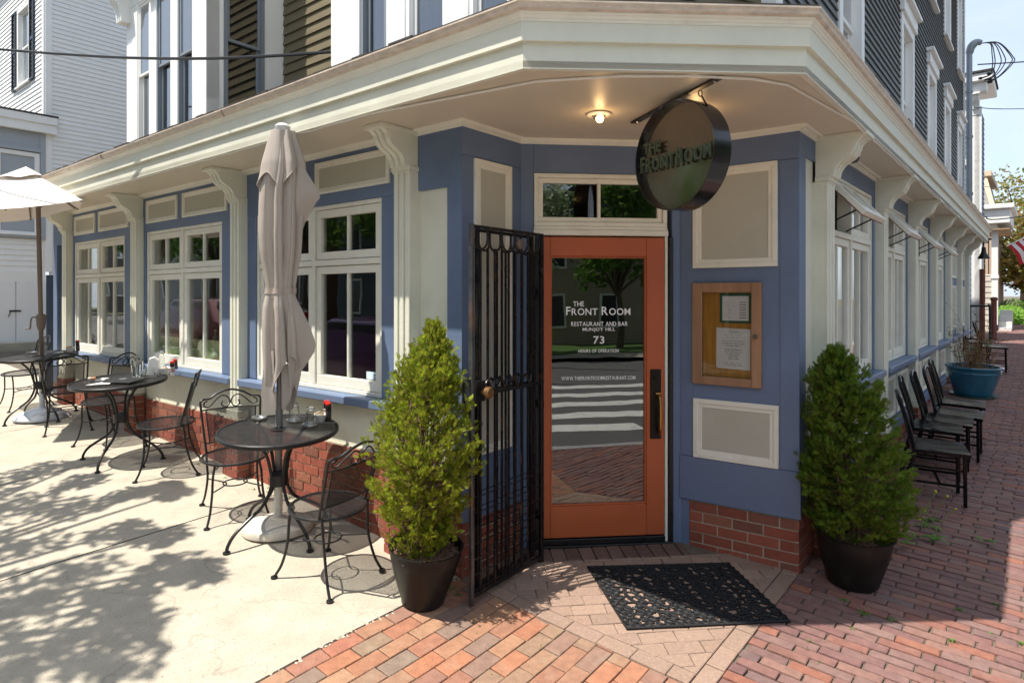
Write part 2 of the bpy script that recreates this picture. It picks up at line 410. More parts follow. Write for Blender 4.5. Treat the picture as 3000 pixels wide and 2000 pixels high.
vm = N_.new('ShaderNodeVectorMath'); vm.operation = 'MULTIPLY_ADD'; L_.new(nz_.outputs['Color'], vm.inputs[0]); vm.inputs[1].default_value = (.5, .5, .5); L_.new(tc.outputs['Object'], vm.inputs[2]); L_.new(vm.outputs[0], vc.inputs[0])
rc_ = N_.new('ShaderNodeMapRange'); rc_.inputs[1].default_value = .0008; rc_.inputs[2].default_value = .0025; rc_.inputs[3].default_value = .28; rc_.inputs[4].default_value = 0; L_.new(vc.outputs['Distance'], rc_.inputs[0])
xc = N_.new('ShaderNodeMix'); xc.data_type = 'RGBA'; L_.new(rc_.outputs[0], xc.inputs[0]); L_.new(prev, xc.inputs[6]); xc.inputs[7].default_value = (.13, .11, .09, 1); prev = xc.outputs[2]
prev = shade_speck(prev, 17, .05, .09, (.15,.13,.11), .8)
L_.new(prev, b_.inputs['Base Color'])
m = MB(); cpl = [hp(A, 1, AW-.15, 1), hp(A, 1, -.3, -1)]
def rough_edge(): pass
jl = [SC, 2.02, 4.03, 6.04, 8.05, 10.06, 12.07, 14.1, 16]
for i in range(len(jl)-1):
    drape(m, cpl+[hp(A, 0, jl[i]+(.007 if i else 0), -1), hp(A, 0, jl[i+1]-.007, 1)], -18, 2, 0, 18, .25, lambda x, y: gz(x, y))
# slab edge along the brick border
for j in range(40):
    n0 = -.3+(AW+.15)*j/40; n1 = -.3+(AW+.15)*(j+1)/40; a = A.p(SC, n0, 0); b = A.p(SC, n1, 0)
    m.add([(a.x, a.y, gz(a.x, a.y)), (b.x, b.y, gz(b.x, b.y)), (b.x, b.y, gz(b.x, b.y)-.03), (a.x, a.y, gz(a.x, a.y)-.03)], [(0,1,2,3)])
# crumbling concrete edge
o = st('concrete_sidewalk', m, CONC)
m = MB()
for j in range(90):
    n0 = random.uniform(.0, 2.9); c = A.p(SC-random.uniform(0, .03), n0, 0); r = random.uniform(.005, .014)
    pr = [(c.x+r*math.cos(a)*random.uniform(.5, 1.1), c.y+r*math.sin(a)*random.uniform(.5, 1.1)) for a in [k*math.pi/3.5 for k in range(7)]]
    m.add([(x, y, gz(x, y)+.001) for x, y in pr]+[(c.x, c.y, gz(c.x, c.y)+.003)], [(k, (k+1)%7, 7) for k in range(7)])
st('concrete_crumbs', m, CONC)
# paved entrance pad
_t = None
def _isect():
    a, b, c = A.y.x, A.y.y, A.y.x*OA[0]+A.y.y*OA[1]; d, e, f = B.y.x, B.y.y, B.y.x*OB[0]+B.y.y*OB[1]
    D = a*e-b*d; return ((c*e-b*f)/D, (a*f-c*d)/D)
PC = _isect()
padpl = [hp(A, 1, 0, 1), hp(B, 1, 0, 1)]
top = lambda x, y: gz(x, y)
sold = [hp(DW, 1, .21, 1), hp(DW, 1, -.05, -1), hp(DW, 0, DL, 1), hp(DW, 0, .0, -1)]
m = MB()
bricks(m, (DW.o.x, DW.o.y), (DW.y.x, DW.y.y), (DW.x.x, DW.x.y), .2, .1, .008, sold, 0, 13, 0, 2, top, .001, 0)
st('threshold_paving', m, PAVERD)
m = MB()
fld = padpl+[hp(A, 1, -.104, 1), hp(B, 1, -.104, 1)]
bricks(m, PC, (DW.x.x, DW.x.y), (-DW.y.x, -DW.y.y), .2, .1, .0045, fld+[hp(DW, 1, .215, -1)], -3, 16, -9, 9, top, .0015)
bricks(m, PC, (-A.x.x*-1, -A.x.y*-1), (-A.y.x, -A.y.y), .2, .1, .0045, [hp(A, 1, 0, 1), hp(A, 1, -.102, -1), hp(B, 1, -.104, 1), hp(DW, 1, .215, -1)], 0, 1, -1, 12, top, .0015)
bricks(m, PC, (B.x.x, B.x.y), (-B.y.x, -B.y.y), .2, .1, .0045, [hp(B, 1, 0, 1), hp(B, 1, -.102, -1), hp(A, 1, 0, 1), hp(DW, 1, .215, -1)], 0, 1, -2, 12, top, .0015)
st('entrance_paving', m, PAVER)
# corner bricks (long side across the pavement)
m = MB()
c1 = [hp(A, 1, .006, -1), hp(A, 1, AW-.16, 1), hp(A, 0, SC-.008, 1), (1, 0, PC[0]), (0, -1, -KERBY-.16), hp(B, 1, BW-.16, 1)]
bricks(m, (A.p(SC-.01, 0, 0).x, A.p(SC-.01, 0, 0).y), (-A.y.x*-1, -A.y.y*-1), (-A.x.x, -A.x.y), .205, .102, .006, c1, 0, 24, -4, 18, top, .002)
st('corner_brick_sidewalk', m, BRICKP)
# side-street bricks on edge
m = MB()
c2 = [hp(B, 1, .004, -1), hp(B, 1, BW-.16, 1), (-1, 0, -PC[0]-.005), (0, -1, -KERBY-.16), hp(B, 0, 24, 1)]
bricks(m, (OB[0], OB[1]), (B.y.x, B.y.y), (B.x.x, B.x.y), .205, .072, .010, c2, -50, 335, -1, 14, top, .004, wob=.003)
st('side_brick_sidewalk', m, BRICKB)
m = MB(); drape(m, [hp(B, 1, .004, -1), hp(B, 1, BW-.16, 1), hp(B, 0, 24, -1), hp(B, 0, 60, 1)], 14, 62, 18, 72, 1, lambda x, y: gz(x, y)-.004)
st('far_brick_sidewalk', m, mat('far_brick', (.42,.24,.19), .9, noise=.25, nscale=8))
# crosswalk and the far side of the crossing
m = MB()
for y, x0, x1 in ((-.05, -5, 1.0), (-1.15, -5, 3.2), (-2.3, -5, 6), (-3.6, -5, 6), (-4.9, -5, 6), (-6.3, -5, 6)):
    drape(m, [(-1, 0, -x0), (1, 0, x1), (0, -1, -y+.0), (0, 1, y+.55)], -6, 8, int(y)-2, int(y)+2, 1, lambda x, y: rz_(x, y)+.005)
st('crosswalk_marking', m, mat('road_paint', (.74,.72,.66), .8, noise=.2, nscale=12, dirt=((.15,.15,.14),.6,6)))
m = MB(); drape(m, [], -44, 44, -30, -13, 1, lambda x, y: gz(x, y)+.0); st('far_sidewalk', m, mat('far_concrete', (.42,.38,.30), .9, noise=.2, nscale=3))
m = MB(); drape(m, [], -44, 44, -26, -15, 1, lambda x, y: gz(x, y)+.02); st('far_lawn', m, mat('lawn', (.08,.15,.03), .95, noise=.4, nscale=4))
# ================================================================== CORNER BUILDING
BLD = thing('corner_restaurant_building', 'corner restaurant building with blue and cream shopfront, brick base and clapboard upper floors', 'building', (.5, 4.6, 0), world=True)
def part(name, mb, m, parent=BLD, **k): return mb.build(name, m, parent, **k)
def gzf(F, s, n=0): p = F.p(s, n, 0); return gz(p.x, p.y)
# ---- header, stiles, sills, aprons on the uphill (A) side
colA = [.40, 2.60, 4.80, 7.04]; CW = .155; CD = .08
AEND = 7.83
hd = MB(); hd.box(A, -.0, AEND, -.12, 0, 2.47, 2.90)
hd.box(A, 0, .132, -.12, 0, .66, 2.47)                       # corner board
hd.box(A, AEND-.16, AEND, -.12, 0, .4, 2.47)
wA = [(.78, 2.46), (3.06, 4.74), (5.33, 7.00)]
for (s0, s1), cl, cr in zip(wA, colA, colA[1:]):
    hd.box(A, cl+CW, s0, -.12, 0, 1.05, 2.47); hd.box(A, s1, cr, -.12, 0, 1.05, 2.47)
part('blue_trim', hd, BLUE, bevel=.004)
for q_ in ((.132, AEND, -.02, .66, .985), (.133, colA[0]+.02, -.018, .985, 2.60)):
    ap = MB(); ap.box(A, q_[0], q_[1], -.14, q_[2], q_[3], q_[4]); part('apron', ap, CREAM)
for (s0, s1), cl, cr in zip(wA, colA, colA[1:]):
    sl = MB(); sl.box(A, cl+CW+.001, cr-.001, -.13, .10, .985, 1.045); part('window_sill', sl, BLUE, bevel=.008)
# panels with mouldings
pm = []
def raised_panel(F, s0, s1, z0, z1, n=.0, w=.045, body=PANELC, mould=WHITE, parent=BLD):
    b = MB(); b.box(F, s0+w*.7, s1-w*.7, n-.04, n+.004, z0+w*.7, z1-w*.7); pn = b.build('panel', body, parent)
    r = MB(); r.ring(F, s0, s1, z0, z1, w*.55, n-.02, n+.018); r.ring(F, s0+w*.5, s1-w*.5, z0+w*.5, z1-w*.5, w*.5, n-.02, n+.010)
    r.build('panel_moulding', mould, pn, bevel=.003)
for s0, s1 in ((.68, 1.56), (1.70, 2.38), (2.95, 3.84), (3.965, 4.70), (5.20, 6.10), (6.23, 6.95)):
    raised_panel(A, s0, s1, 2.557, 2.80, body=PANELC)
# ---- windows
def window(F, s0, s1, z0, z1, zr, n=-.012, parent=BLD, gm=GLASS, fm=WHITE, cols=2, open_first=False, fw=.03, sw=.058, flip=False):
    W = MB(); W.ring(F, s0, s1, z0, z1, fw, n-.11, n)
    mid = (s0+s1)/2
    if cols == 2: W.box(F, mid-.022, mid+.022, n-.11, n+.001, z0+fw, z1-fw)
    W.box(F, s0+fw, mid-.022, n-.11, n+.002, zr-.022, zr+.022); W.box(F, mid+.022, s1-fw, n-.11, n+.002, zr-.022, zr+.022)
    wo = W.build('casement_window', fm, parent, bevel=.003)
    for ci, (a, b) in enumerate(((s0+fw, mid-.022), (mid+.022, s1-fw))):
        for ri, (c, d) in enumerate(((z0+fw, zr-.022), (zr+.022, z1-fw))):
            a1, b1, c1, d1 = a+.004, b-.004, c+.004, d-.004
            if open_first and ri == 1 and ci == (1 if flip else 0):
                # top-hung sash propped open
                hp0 = F.p(0, n+.0, d1); ang = R(42)
                G = Fr(F.p(0, n-.0, d1), F.x, F.y*math.cos(ang)+Vector((0,0,1))*math.sin(ang), F.z*math.cos(ang)-F.y*math.sin(ang))
                h = d1-c1; sa = MB(); sa.ring(G, a1, b1, -h, 0, sw, -.04, 0, .07); mm = (a1+b1)/2
                sa.box(G, mm-.011, mm+.011, -.035, -.003, -h+.07, -sw); so = sa.build('open_sash', fm, wo, bevel=.003)
                g = MB(); g.box(G, a1+sw-.004, b1-sw+.004, -.024, -.018, -h+.066, -sw+.004); g.build('pane', gm, wo)
                u = MB(); u.box(G, a1+.005, b1-.005, -.048, -.041, -h+.004, -.005-h*.0-.0*h if False else -h+.05); u.box(G, a1+.004, a1+.05, -.047, -.041, -h, 0); u.box(G, b1-.05, b1-.004, -.047, -.041, -h, 0)
                u.build('bare_wood_edge', mat('bare_weathered_wood', (.30,.13,.07), .8, noise=.3, nscale=12), wo)
                st_ = MB()
                for e in (a1+.05, b1-.05): st_.tube([F.p(e, n-.03, c1+.02), G.p(e, -.03, -h+.06)], .006, 6)
                st_.build('stay_bar', BLACK, wo)
                continue
            sa = MB(); sa.ring(F, a1, b1, c1, d1, sw, n-.055, n-.012, .075 if ri == 0 else .06)
            mm = (a1+b1)/2; sa.box(F, mm-.011, mm+.011, n-.05, n-.018, c1+(.075 if ri == 0 else .06), d1-sw)
            sa.build('sash', fm, wo, bevel=.003)
            g = MB(); g.box(F, a1+sw-.004, b1-sw+.004, n-.042, n-.036, c1+.056, d1-sw+.004); g.build('pane', gm, wo)
    return wo
for s0, s1 in wA: window(A, s0, s1, 1.047, 2.469, 2.025)
# ---- columns and brackets
def bracket(F, s0, s1, zb, zt, reach, parent, m=CREAM, n0=0):
    h = zt-zb; w = s1-s0
    def prof(k):
        return [(n0, zt), (n0+reach, zt), (n0+reach, zt-.08*h), (n0+reach*.90, zt-.13*h), (n0+reach*.82, zt-.22*h), (n0+reach*.78, zt-.36*h),
             (n0+reach*.70, zt-.50*h), (n0+reach*.56, zt-.60*h), (n0+reach*.46, zt-.67*h), (n0+reach*.38, zt-.80*h), (n0+reach*.34, zb), (n0, zb)]
    b = MB(); pts = prof(0); b.prism([F.p(s0+w*.12, a, c) for a, c in pts], F.x*w*.76)
    q = []
    for k in (s0, s0+w*.38, s0+w*.72):       # three raised ribs over the curve
        rib = [(a+(.014 if 0 < i < len(pts)-1 else 0), c-(.0 if i < 2 else .006)) for i, (a, c) in enumerate(pts)]
        rib = [(min(a, n0+reach+.012), c) for a, c in rib]
        b.prism([F.p(k+.001, a, c-.002 if i < 2 else c) for i, (a, c) in enumerate(rib)], F.x*w*.26)
    b.box(F, s0-.012, s1+.012, n0, n0+reach+.025, zt-.03, zt-.0015)
    return b.build('bracket', m, parent, bevel=.003)
def column(F, s0, wd, dp, z0, zc, zs, reach=.30, m=CREAM, name='column'):
    c = MB(); s1 = s0+wd
    c.box(F, s0, s1, -.05, dp-.012, z0, zc)
    k = wd/7
    for a in (0, 2.6, 5.2): c.box(F, s0+a*k, s0+a*k+1.8*k, dp-.013, dp, z0+.12, zc)
    o = c.build(name, m, BLD, bevel=.004)
    cp = MB(); cp.box(F, s0-.012, s1+.012, 0, dp+.015, zc, zc+.03); cp.box(F, s0-.006, s1+.006, 0, dp+.008, zc-.012, zc+.0)
    cp.build('column_cap', m, o, bevel=.004)
    bs = MB(); bs.box(F, s0-.022, s1+.022, 0, dp+.022, z0-.0, z0+.07); bs.box(F, s0-.012, s1+.012, 0, dp+.012, z0+.07, z0+.12)
    bs.build('column_base', m, o, bevel=.004)
    bracket(F, s0, s1, zc+.03, zs, reach, o, m)
for c in colA: column(A, c, CW, CD, .70, 2.60, 2.868)
# ---- brick base A
def wallbricks(F, s0, s1, z0f, z1, n, name='brick_base', L=.205, Hh=.073, back=.12, parent=BLD):
    mo = MB(); N = max(2, int((s1-s0)/.3)+1)
    for i in range(N):
        a = s0+(s1-s0)*i/N; b = s0+(s1-s0)*(i+1)/N
        mo.box(F, a+(.004 if i == 0 else 0), b-(.004 if i == N-1 else 0), n-back, n-.006, min(z0f(a), z0f(b))-.05, z1-.001)
    bo = mo.build(name, MORTAR, parent)
    b = MB(); rows = int((z1-(min(z0f(s0), z0f(s1))-.05))/Hh)+1
    for j in range(rows):
        zt = z1-j*Hh-.012; zb = zt-Hh+.011
        k0 = -1 if j % 2 else 0
        for i in range(k0, int((s1-s0)/L)+2):
            a = s0+i*L+(j % 2)*L/2; c = a+L-.011; a = max(a, s0+.001); c = min(c, s1-.001)
            if c-a < .03: continue
            if zt < min(z0f(a), z0f(c))-.02: continue
            j_ = random.uniform(-.0015, .003)
            q = [F.p(a, n+j_, zb), F.p(c, n+j_, zb), F.p(c, n+j_, zt), F.p(a, n+j_, zt)]; e = .003
            r = [F.p(a, n-.028, zb), F.p(c, n-.028, zb), F.p(c, n-.028, zt), F.p(a, n-.028, zt)]
            b.add(q+r, [(0,1,2,3), (0,4,5,1), (1,5,6,2), (2,6,7,3), (3,7,4,0)])
    b.build('brickwork', BRICKW, bo)
    return bo
wallbricks(A, .0, AEND, lambda s: gzf(A, s), .66, .0, back=.03)
def pier(F, s0, s1, z1, n):
    po = wallbricks(F, s0, s1, lambda s: gzf(F, s), z1, n, 'brick_pier', back=.1)
    for s_, sg in ((s0, -1), (s1, 1)):
        G = Fr(F.p(s_, n-.11, 0), F.y, F.x*sg); wallbricks(G, 0, .108, lambda a: gz(G.p(a, 0, 0).x, G.p(a, 0, 0).y), z1, .004, 'pier_side', back=.01, parent=po)
for c in colA: pier(A, c-.05, c+CW+.05, .70, .12)
# ---- side-street (B) front
colB = [.376, 2.40, 4.28, 6.13, 7.90, 9.60, 11.05]; BCW = .20; BEND = 11.9
hb = MB(); hb.box(B, 0, BEND, -.12, 0, 2.70, 2.90); hb.box(B, 0, .155, -.12, -.0, .36, 2.70); hb.box(B, BEND-.1, BEND, -.12, 0, .4, 2.70)
ap = MB(); ap.box(B, .155, .40, -.12, -.02, .36, 2.70); part('apron', ap, CREAM)
for i, c in enumerate(colB):
    e = colB[i+1] if i+1 < len(colB) else BEND-.1
    a0, a1 = c+BCW, e
    if i < 4:
        w0, w1 = a0+.16, a1-.07
        hb.box(B, a0, w0, -.12, 0, 1.09, 2.70); hb.box(B, w1, a1, -.12, 0, 1.09, 2.70)
        window(B, w0, w1, 1.092, 2.699, 2.255, open_first=(i < 4), fw=.028)
    else:
        hb.box(B, a0, a1, -.12, 0, 1.09, 2.70)
        raised_panel(B, a0+.12, a1-.10, 1.2, 1.95); raised_panel(B, a0+.12, a1-.10, 2.08, 2.62)
    sl = MB(); sl.box(B, a0+.001, a1-.001, -.12, .10, 1.03, 1.088); part('window_sill', sl, BLUE, bevel=.008)
    lz = .42+.012*i
    hb.box(B, a0, a1, -.12, 0, lz-.05, 1.03)
    md = (a0+a1)/2
    raised_panel(B, a0+.08, md-.05, lz+.10, .95); raised_panel(B, md+.05, a1-.08, lz+.10, .95)
    hb.box(B, a0, a1, 0, .03, lz-.06, lz+.05)
    column(B, c, BCW, CD, .50, 2.56, 2.868)
part('blue_trim', hb, BLUE, bevel=.004)
wallbricks(B, 0.0, BEND, lambda s: gzf(B, s), .40, .0, back=.03)
for c in colB: pier(B, c-.04, c+BCW+.04, .50, .11)
endw = MB(); P0 = A.p(AEND, 0, 0); 
# ---- splayed entrance walls
sp = MB()
sp.box(RS, 0, RL, -.10, 0, .32, 2.90)
sp.box(RS, -.0, .065, -.10, -.004, -.05, .32)
o = part('splay_wall', sp, BLUE)
sk = MB(); sk.box(RS, -.002, RL+.012, -.02, .013, .325, .632); part('skirt_board', sk, BLUE, bevel=.004)
for a, b in ((.0, .095), (.68, .80)): bd = MB(); bd.box(RS, a, b, 0, .006, .634, 2.66); part('trim_board', bd, BLUE, bevel=.003)
bd = MB(); bd.box(RS, 0, RL+.006, 0, .009, 2.662, 2.845); part('trim_board', bd, BLUE, bevel=.003)
raised_panel(RS, .097, .666, 1.966, 2.66, n=.002, w=.06)
raised_panel(RS, .100, .674, .634, 1.049, n=.002, w=.06)
wallbricks(RS, .065, .792, lambda s: gzf(RS, s), .324, -.004, back=.05)
ls = MB(); ls.box(LS, 0, LL, -.10, 0, .36, 2.90); part('splay_wall', ls, BLUE)
raised_panel(LS, .11, .485, .74, 2.655, n=.002, w=.06)
bd = MB(); bd.box(LS, -.006, LL, 0, .008, 2.664, 2.845); part('trim_board', bd, BLUE, bevel=.003); bd = MB(); bd.box(LS, -.002, LL, -.01, .012, .34, .70); part('skirt_board', bd, BLUE, bevel=.003)
wallbricks(LS, .004, LL, lambda s: gzf(LS, s), .34, -.004, back=.05)
# ---- door wall
dw = MB()
dw.box(DW, 0, .096, -.14, .0, -.05, 2.90); dw.box(DW, 1.098, DL+.02, -.14, 0, -.05, 2.90); dw.box(DW, .096, 1.098, -.14, 0, 2.634, 2.90)
part('door_surround', dw, BLUE, bevel=.003)
tw = MB(); tw.ring(DW, .097, 1.058, 2.262, 2.632, .03, -.10, .012); tw.ring(DW, .128, 1.026, 2.293, 2.601, .034, -.05, -.006); tw.box(DW, .555, .577, -.05, -.008, 2.326, 2.566)
tw.box(DW, .092, 1.064, -.10, .022, 2.198, 2.236); tw.box(DW, .096, 1.060, -.10, .014, 2.237, 2.261)
to = part('transom_window', tw, WHITE, bevel=.003)
g = MB(); g.box(DW, .16, .994, -.034, -.028, 2.325, 2.568); g.build('pane', DGLASS, to)
jb = MB(); jb.box(DW, .096, .150, -.10, .004, -.02, 2.197); jb.box(DW, 1.044, 1.064, -.10, .008, -.02, 2.197); part('door_frame', jb, WHITE, bevel=.002)
gp = MB(); gp.box(DW, 1.068, 1.097, -.02, .03, .0, 2.19); gp.box(DW, .1, .14, .006, .04, 0, 2.19); part('gate_post', gp, BLACK, bevel=.003)
dr = MB(); dr.ring(DW, .155, 1.040, .062, 2.188, .0585, -.05, -.006, .225); dr.ring(DW, .2137, .912, .2872, 2.1293, .012, -.045, -.018)
dr2 = MB()
DR = MB()
DR.box(DW, .155, .214, -.052, -.004, .062, 2.188); DR.box(DW, .911, 1.041, -.052, -.004, .062, 2.188)
DR.box(DW, .2145, .9105, -.052, -.0045, 2.052, 2.188); DR.box(DW, .2145, .9105, -.052, -.0045, .062, .284)
DR.ring(DW, .2145, .9105, .2845, 2.0515, .012, -.05, -.012)
door = part('door', DR, ORANGE, bevel=.003)
g = MB(); g.box(DW, .222, .903, -.036, -.028, .292, 2.044); g.build('door_pane', DGLASS, door)
th = MB(); th.box(DW, .10, 1.085, -.12, .035, -.06, .018); th.box(DW, .15, 1.045, -.05, .012, .018, .056); part('threshold', th, BLACK, bevel=.004)
hn = MB(); hn.box(DW, .937, 1.014, -.004, .008, .750, 1.246); hn.lathe([(.017, 0), (.017, .006), (.012, .008)], 16, DW.p(.975, .006, 1.185), (DW.x, DW.z, DW.y))
ho = hn.build('handle_plate', mat('aged_bronze', (.022,.018,.015), .38, metal=.8, noise=.4, nscale=20), door, bevel=.003)
BRASS = mat('worn_brass', (.42,.24,.07), .32, metal=1, noise=.3, nscale=20)
hg = MB(); hg.tube(smooth_path([DW.p(.992, .006, 1.065), DW.p(.992, .045, 1.055), DW.p(.994, .058, 1.0), DW.p(.995, .055, .86), DW.p(.993, .035, .80), DW.p(.99, .006, .79)], 5), [.010]*26, 8)
hg.box(DW, .968, 1.004, .006, .035, 1.072, 1.082); hg.build('handle_grip', BRASS, door, smooth=True)
# text helper
def text_into(mb, F, runs, s0, s1, z0, z1, n, dx=1, space=.0, th=.0):
    """runs: [(string, rel size)]; laid on one baseline then fitted to the box"""
    x = 0; vs = []; fs = []
    for txt, sz in runs:
        for ch in txt:
            if ch == ' ': x += .34*sz; continue
            cu = bpy.data.curves.new('t', 'FONT'); cu.body = ch; cu.size = sz; cu.offset = .012*sz; cu.resolution_u = 3
            ob = bpy.data.objects.new('t', cu); COL.objects.link(ob)
            dg = bpy.context.evaluated_depsgraph_get(); me = bpy.data.meshes.new_from_object(ob.evaluated_get(dg))
            k = len(vs); xs = [v.co.x for v in me.vertices]; lo = min(xs); hi = max(xs)
            vs += [(v.co.x-lo+x, v.co.y) for v in me.vertices]; fs += [tuple(i+k for i in p.vertices) for p in me.polygons]
            x += hi-lo+.10*sz+space
            bpy.data.objects.remove(ob); bpy.data.meshes.remove(me); bpy.data.curves.remove(cu)
    X0 = min(v[0] for v in vs); X1 = max(v[0] for v in vs); Y0 = min(v[1] for v in vs); Y1 = max(v[1] for v in vs)
    P = [F.p(s0+(v[0]-X0)/(X1-X0)*(s1-s0), n, z0+(v[1]-Y0)/(Y1-Y0)*(z1-z0)) for v in vs]
    if th:
        q = [p+F.y*th for p in P]; k = len(P)
        ed = {}
        for f in fs:
            for a, b in zip(f, f[1:]+f[:1]): ed[(a, b)] = 1
        side = [(a, b, b+k, a+k) for a, b in ed if (b, a) not in ed]
        mb.add(P+q, list(fs)+[tuple(i+k for i in f) for f in fs]+side)
    else: mb.add(P, fs)
nn_ = -.0265
tx = MB(); text_into(tx, DW, [('THE', 1)], .382, .460, 1.697, 1.732, nn_); tx.build('door_lettering', TEXTW, door, fix=False)
tx = MB(); text_into(tx, DW, [('F', 1), ('RONT ', .8), ('R', 1), ('OOM', .8)], .331, .799, 1.634, 1.694, nn_); tx.build('door_lettering', TEXTW, door, fix=False)
tx = MB(); text_into(tx, DW, [('RESTAURANT AND BAR', 1)], .367, .779, 1.556, 1.587, nn_); tx.build('door_lettering', TEXTW, door, fix=False)
tx = MB(); text_into(tx, DW, [('MUNJOY HILL', 1)], .450, .686, 1.514, 1.545, nn_); tx.build('door_lettering', TEXTW, door, fix=False)
tx = MB(); text_into(tx, DW, [('73', 1)], .528, .608, 1.430, 1.484, nn_); tx.build('door_lettering', TEXTW, door, fix=False)
tx = MB(); text_into(tx, DW, [('HOURS OF OPERATION', 1)], .420, .713, 1.367, 1.391, nn_); tx.build('door_lettering', TEXTW, door, fix=False)
tx = MB(); text_into(tx, DW, [('WWW.THEFRONTROOMRESTAURANT.COM', 1)], .297, .836, 1.172, 1.199, nn_); tx.build('door_lettering', TEXTW, door, fix=False)
# ---- crown moulding under the soffit
cr = MB(); prof = [(0, 2.80), (.010, 2.80), (.014, 2.822), (.030, 2.838), (.052, 2.848), (.056, 2.872), (0, 2.872)]
def P2(v): return (v.x, v.y)
cr.sweep([P2(A.p(AEND, .0, 0)), OA, IA, IB, OB, P2(B.p(BEND, 0, 0))], [(d+.001, z+.036 if z < 2.84 else z) for d, z in prof])
part('crown_moulding', cr, WHITE)
# ---- soffit, cornice, gutter, skirt roof
CL = (.0525, 3.075); CR = (1.446, 3.15)
EA = A.p(7.9, .508, 0); EB = B.p(12.25, .318, 0)
sf = MB()
def slab(mb, pts, z0, z1): mb.prism([(p[0], p[1], z0) for p in pts], (0, 0, z1-z0))
ia = A.p(7.9, -.6, 0); ib = B.p(12.25, -.6, 0); mp = (.75, 5.2)
slab(sf, [P2(EA), CL, CR, P2(EB), P2(ib), mp, P2(ia)], 2.868, 2.90)
part('soffit', sf, SOFF)
pth = [P2(EA), CL, CR, P2(EB)]
fa = MB(); fa.sweep(pth, [(-.03, 2.862), (0, 2.862), (0, 2.988), (.022, 2.988), (.022, 3.080), (-.03, 3.080)]); part('fascia', fa, CREAM)
co = MB(); co.sweep(pth, [(-.03, 3.079), (.026, 3.079), (.028, 3.090), (.034, 3.094), (.038, 3.104), (.048, 3.110), (.050, 3.119), (-.03, 3.119)]); part('cornice_moulding', co, WHITE)
gu = MB(); gu.sweep(pth, [(-.02, 3.118), (.054, 3.118), (.066, 3.126), (.070, 3.140), (.078, 3.152), (.078, 3.160), (.070, 3.160), (-.02, 3.152)]); part('gutter', gu, GUTT)
jo = MB()
for s in (1.9, 4.3, 6.9): jo.sweep([P2(A.p(s+.012, .508, 0)), P2(A.p(s, .508, 0))], [(-.01, 3.112), (.058, 3.113), (.075, 3.124), (.082, 3.150), (.081, 3.164), (0, 3.16)])
part('gutter_joint', jo, mat('gutter_strap', (.35,.28,.22), .5))
sg = MB()
for k in range(8):
    d0 = .068-k*.12; z0 = 3.162+k*.03; sg.sweep(pth, [(d0-.14, z0+.034), (d0, z0-.001), (d0, z0+.011), (d0-.14, z0+.046)])
part('skirt_roof', sg, SHING)
# ragged shingle tabs along the edge
for F, s0, s1, n in ((A, -.3, 7.85, .508), (B, -.3, 12.2, .318)):
    s = s0; tb = MB()
    while s < s1:
        L_ = random.uniform(.10, .2); e = random.uniform(.058, .076)
        tb.prism([F.p(s, n+e-.1, 3.185), F.p(s+L_-.006, n+e-.1, 3.185), F.p(s+L_-.006, n+e, 3.168), F.p(s, n+e, 3.168)], (0, 0, random.uniform(.006, .014))); s += L_
    part('shingle_edge', tb, SHING)
# white strip light along the soffit edge
ts = []
for k in range(60): ts.append(A.p(7.9-k*.13, .490+.004*math.sin(k*1.7), 2.858+.003*math.sin(k*2.3)))
ts += [Vector((.12, 3.25, 2.858)), Vector((.25, 3.22, 2.857)), Vector((.55, 3.16, 2.855)), Vector((.9, 3.165, 2.856)), Vector((1.2, 3.20, 2.854)), Vector((1.42, 3.30, 2.857))]
for k in range(1, 60): ts.append(B.p(k*.2-.1, .300+.003*math.sin(k*1.9), 2.858+.003*math.sin(k*2.7)))
t_ = MB(); t_.tube([p for p in ts], .007, 6); part('light_strip', t_, mat('white_plastic_tube', (.75,.73,.68), .35))
# ---- interior of the dining room
inn = MB()
ci = [A.p(AEND, -.25, 0), A.p(.55, -.25, 0), Vector((.3, 5.0, 0)), Vector((1.1, 5.1, 0)), B.p(.6, -.25, 0), B.p(BEND, -.25, 0)]
bk = [B.p(BEND, -6, 0), Vector((-1.0, 16, 0)), A.p(AEND, -5, 0)]
fl = [P2(p) for p in (A.p(AEND, -.14, 0), A.p(0.3, -.14, 0), DW.p(0, -.2, 0), DW.p(DL, -.2, 0), B.p(.3, -.14, 0), B.p(BEND, -.14, 0))]
rm = [P2(A.p(AEND, -.14, 0)), P2(A.p(.6, -.14, 0)), (.1, 4.75), (1.25, 4.85), P2(B.p(.6, -.14, 0)), P2(B.p(BEND, -.14, 0)), P2(B.p(BEND, -6, 0)), (-2.0, 14.5), P2(A.p(AEND, -5, 0))]
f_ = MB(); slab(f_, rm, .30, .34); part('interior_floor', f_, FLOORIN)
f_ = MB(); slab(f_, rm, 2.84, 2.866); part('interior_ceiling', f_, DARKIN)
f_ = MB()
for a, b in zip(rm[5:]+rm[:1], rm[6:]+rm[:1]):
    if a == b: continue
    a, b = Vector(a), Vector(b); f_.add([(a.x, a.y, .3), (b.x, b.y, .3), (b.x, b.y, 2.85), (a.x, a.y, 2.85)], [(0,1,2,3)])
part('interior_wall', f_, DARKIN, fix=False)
cu = MB()
for k in range(24):
    s = 3.14+k*.066; cu.box(A, s, s+.060, -.150-.006*(k % 2), -.135, 1.05, 1.33)
part('lower_window_screen', cu, mat('pale_green_screen', (.62,.74,.42), .7))
cu = MB()
for s0 in (.84, 2.30, 3.12, 4.50, 5.45, 6.80): 
    for k in range(3): cu.box(A, s0+k*.035, s0+k*.035+.03, -.30, -.28+.01*(k % 2), 1.05, 2.45)
part('window_post', cu, mat('olive_interior_trim', (.20,.21,.08), .6))
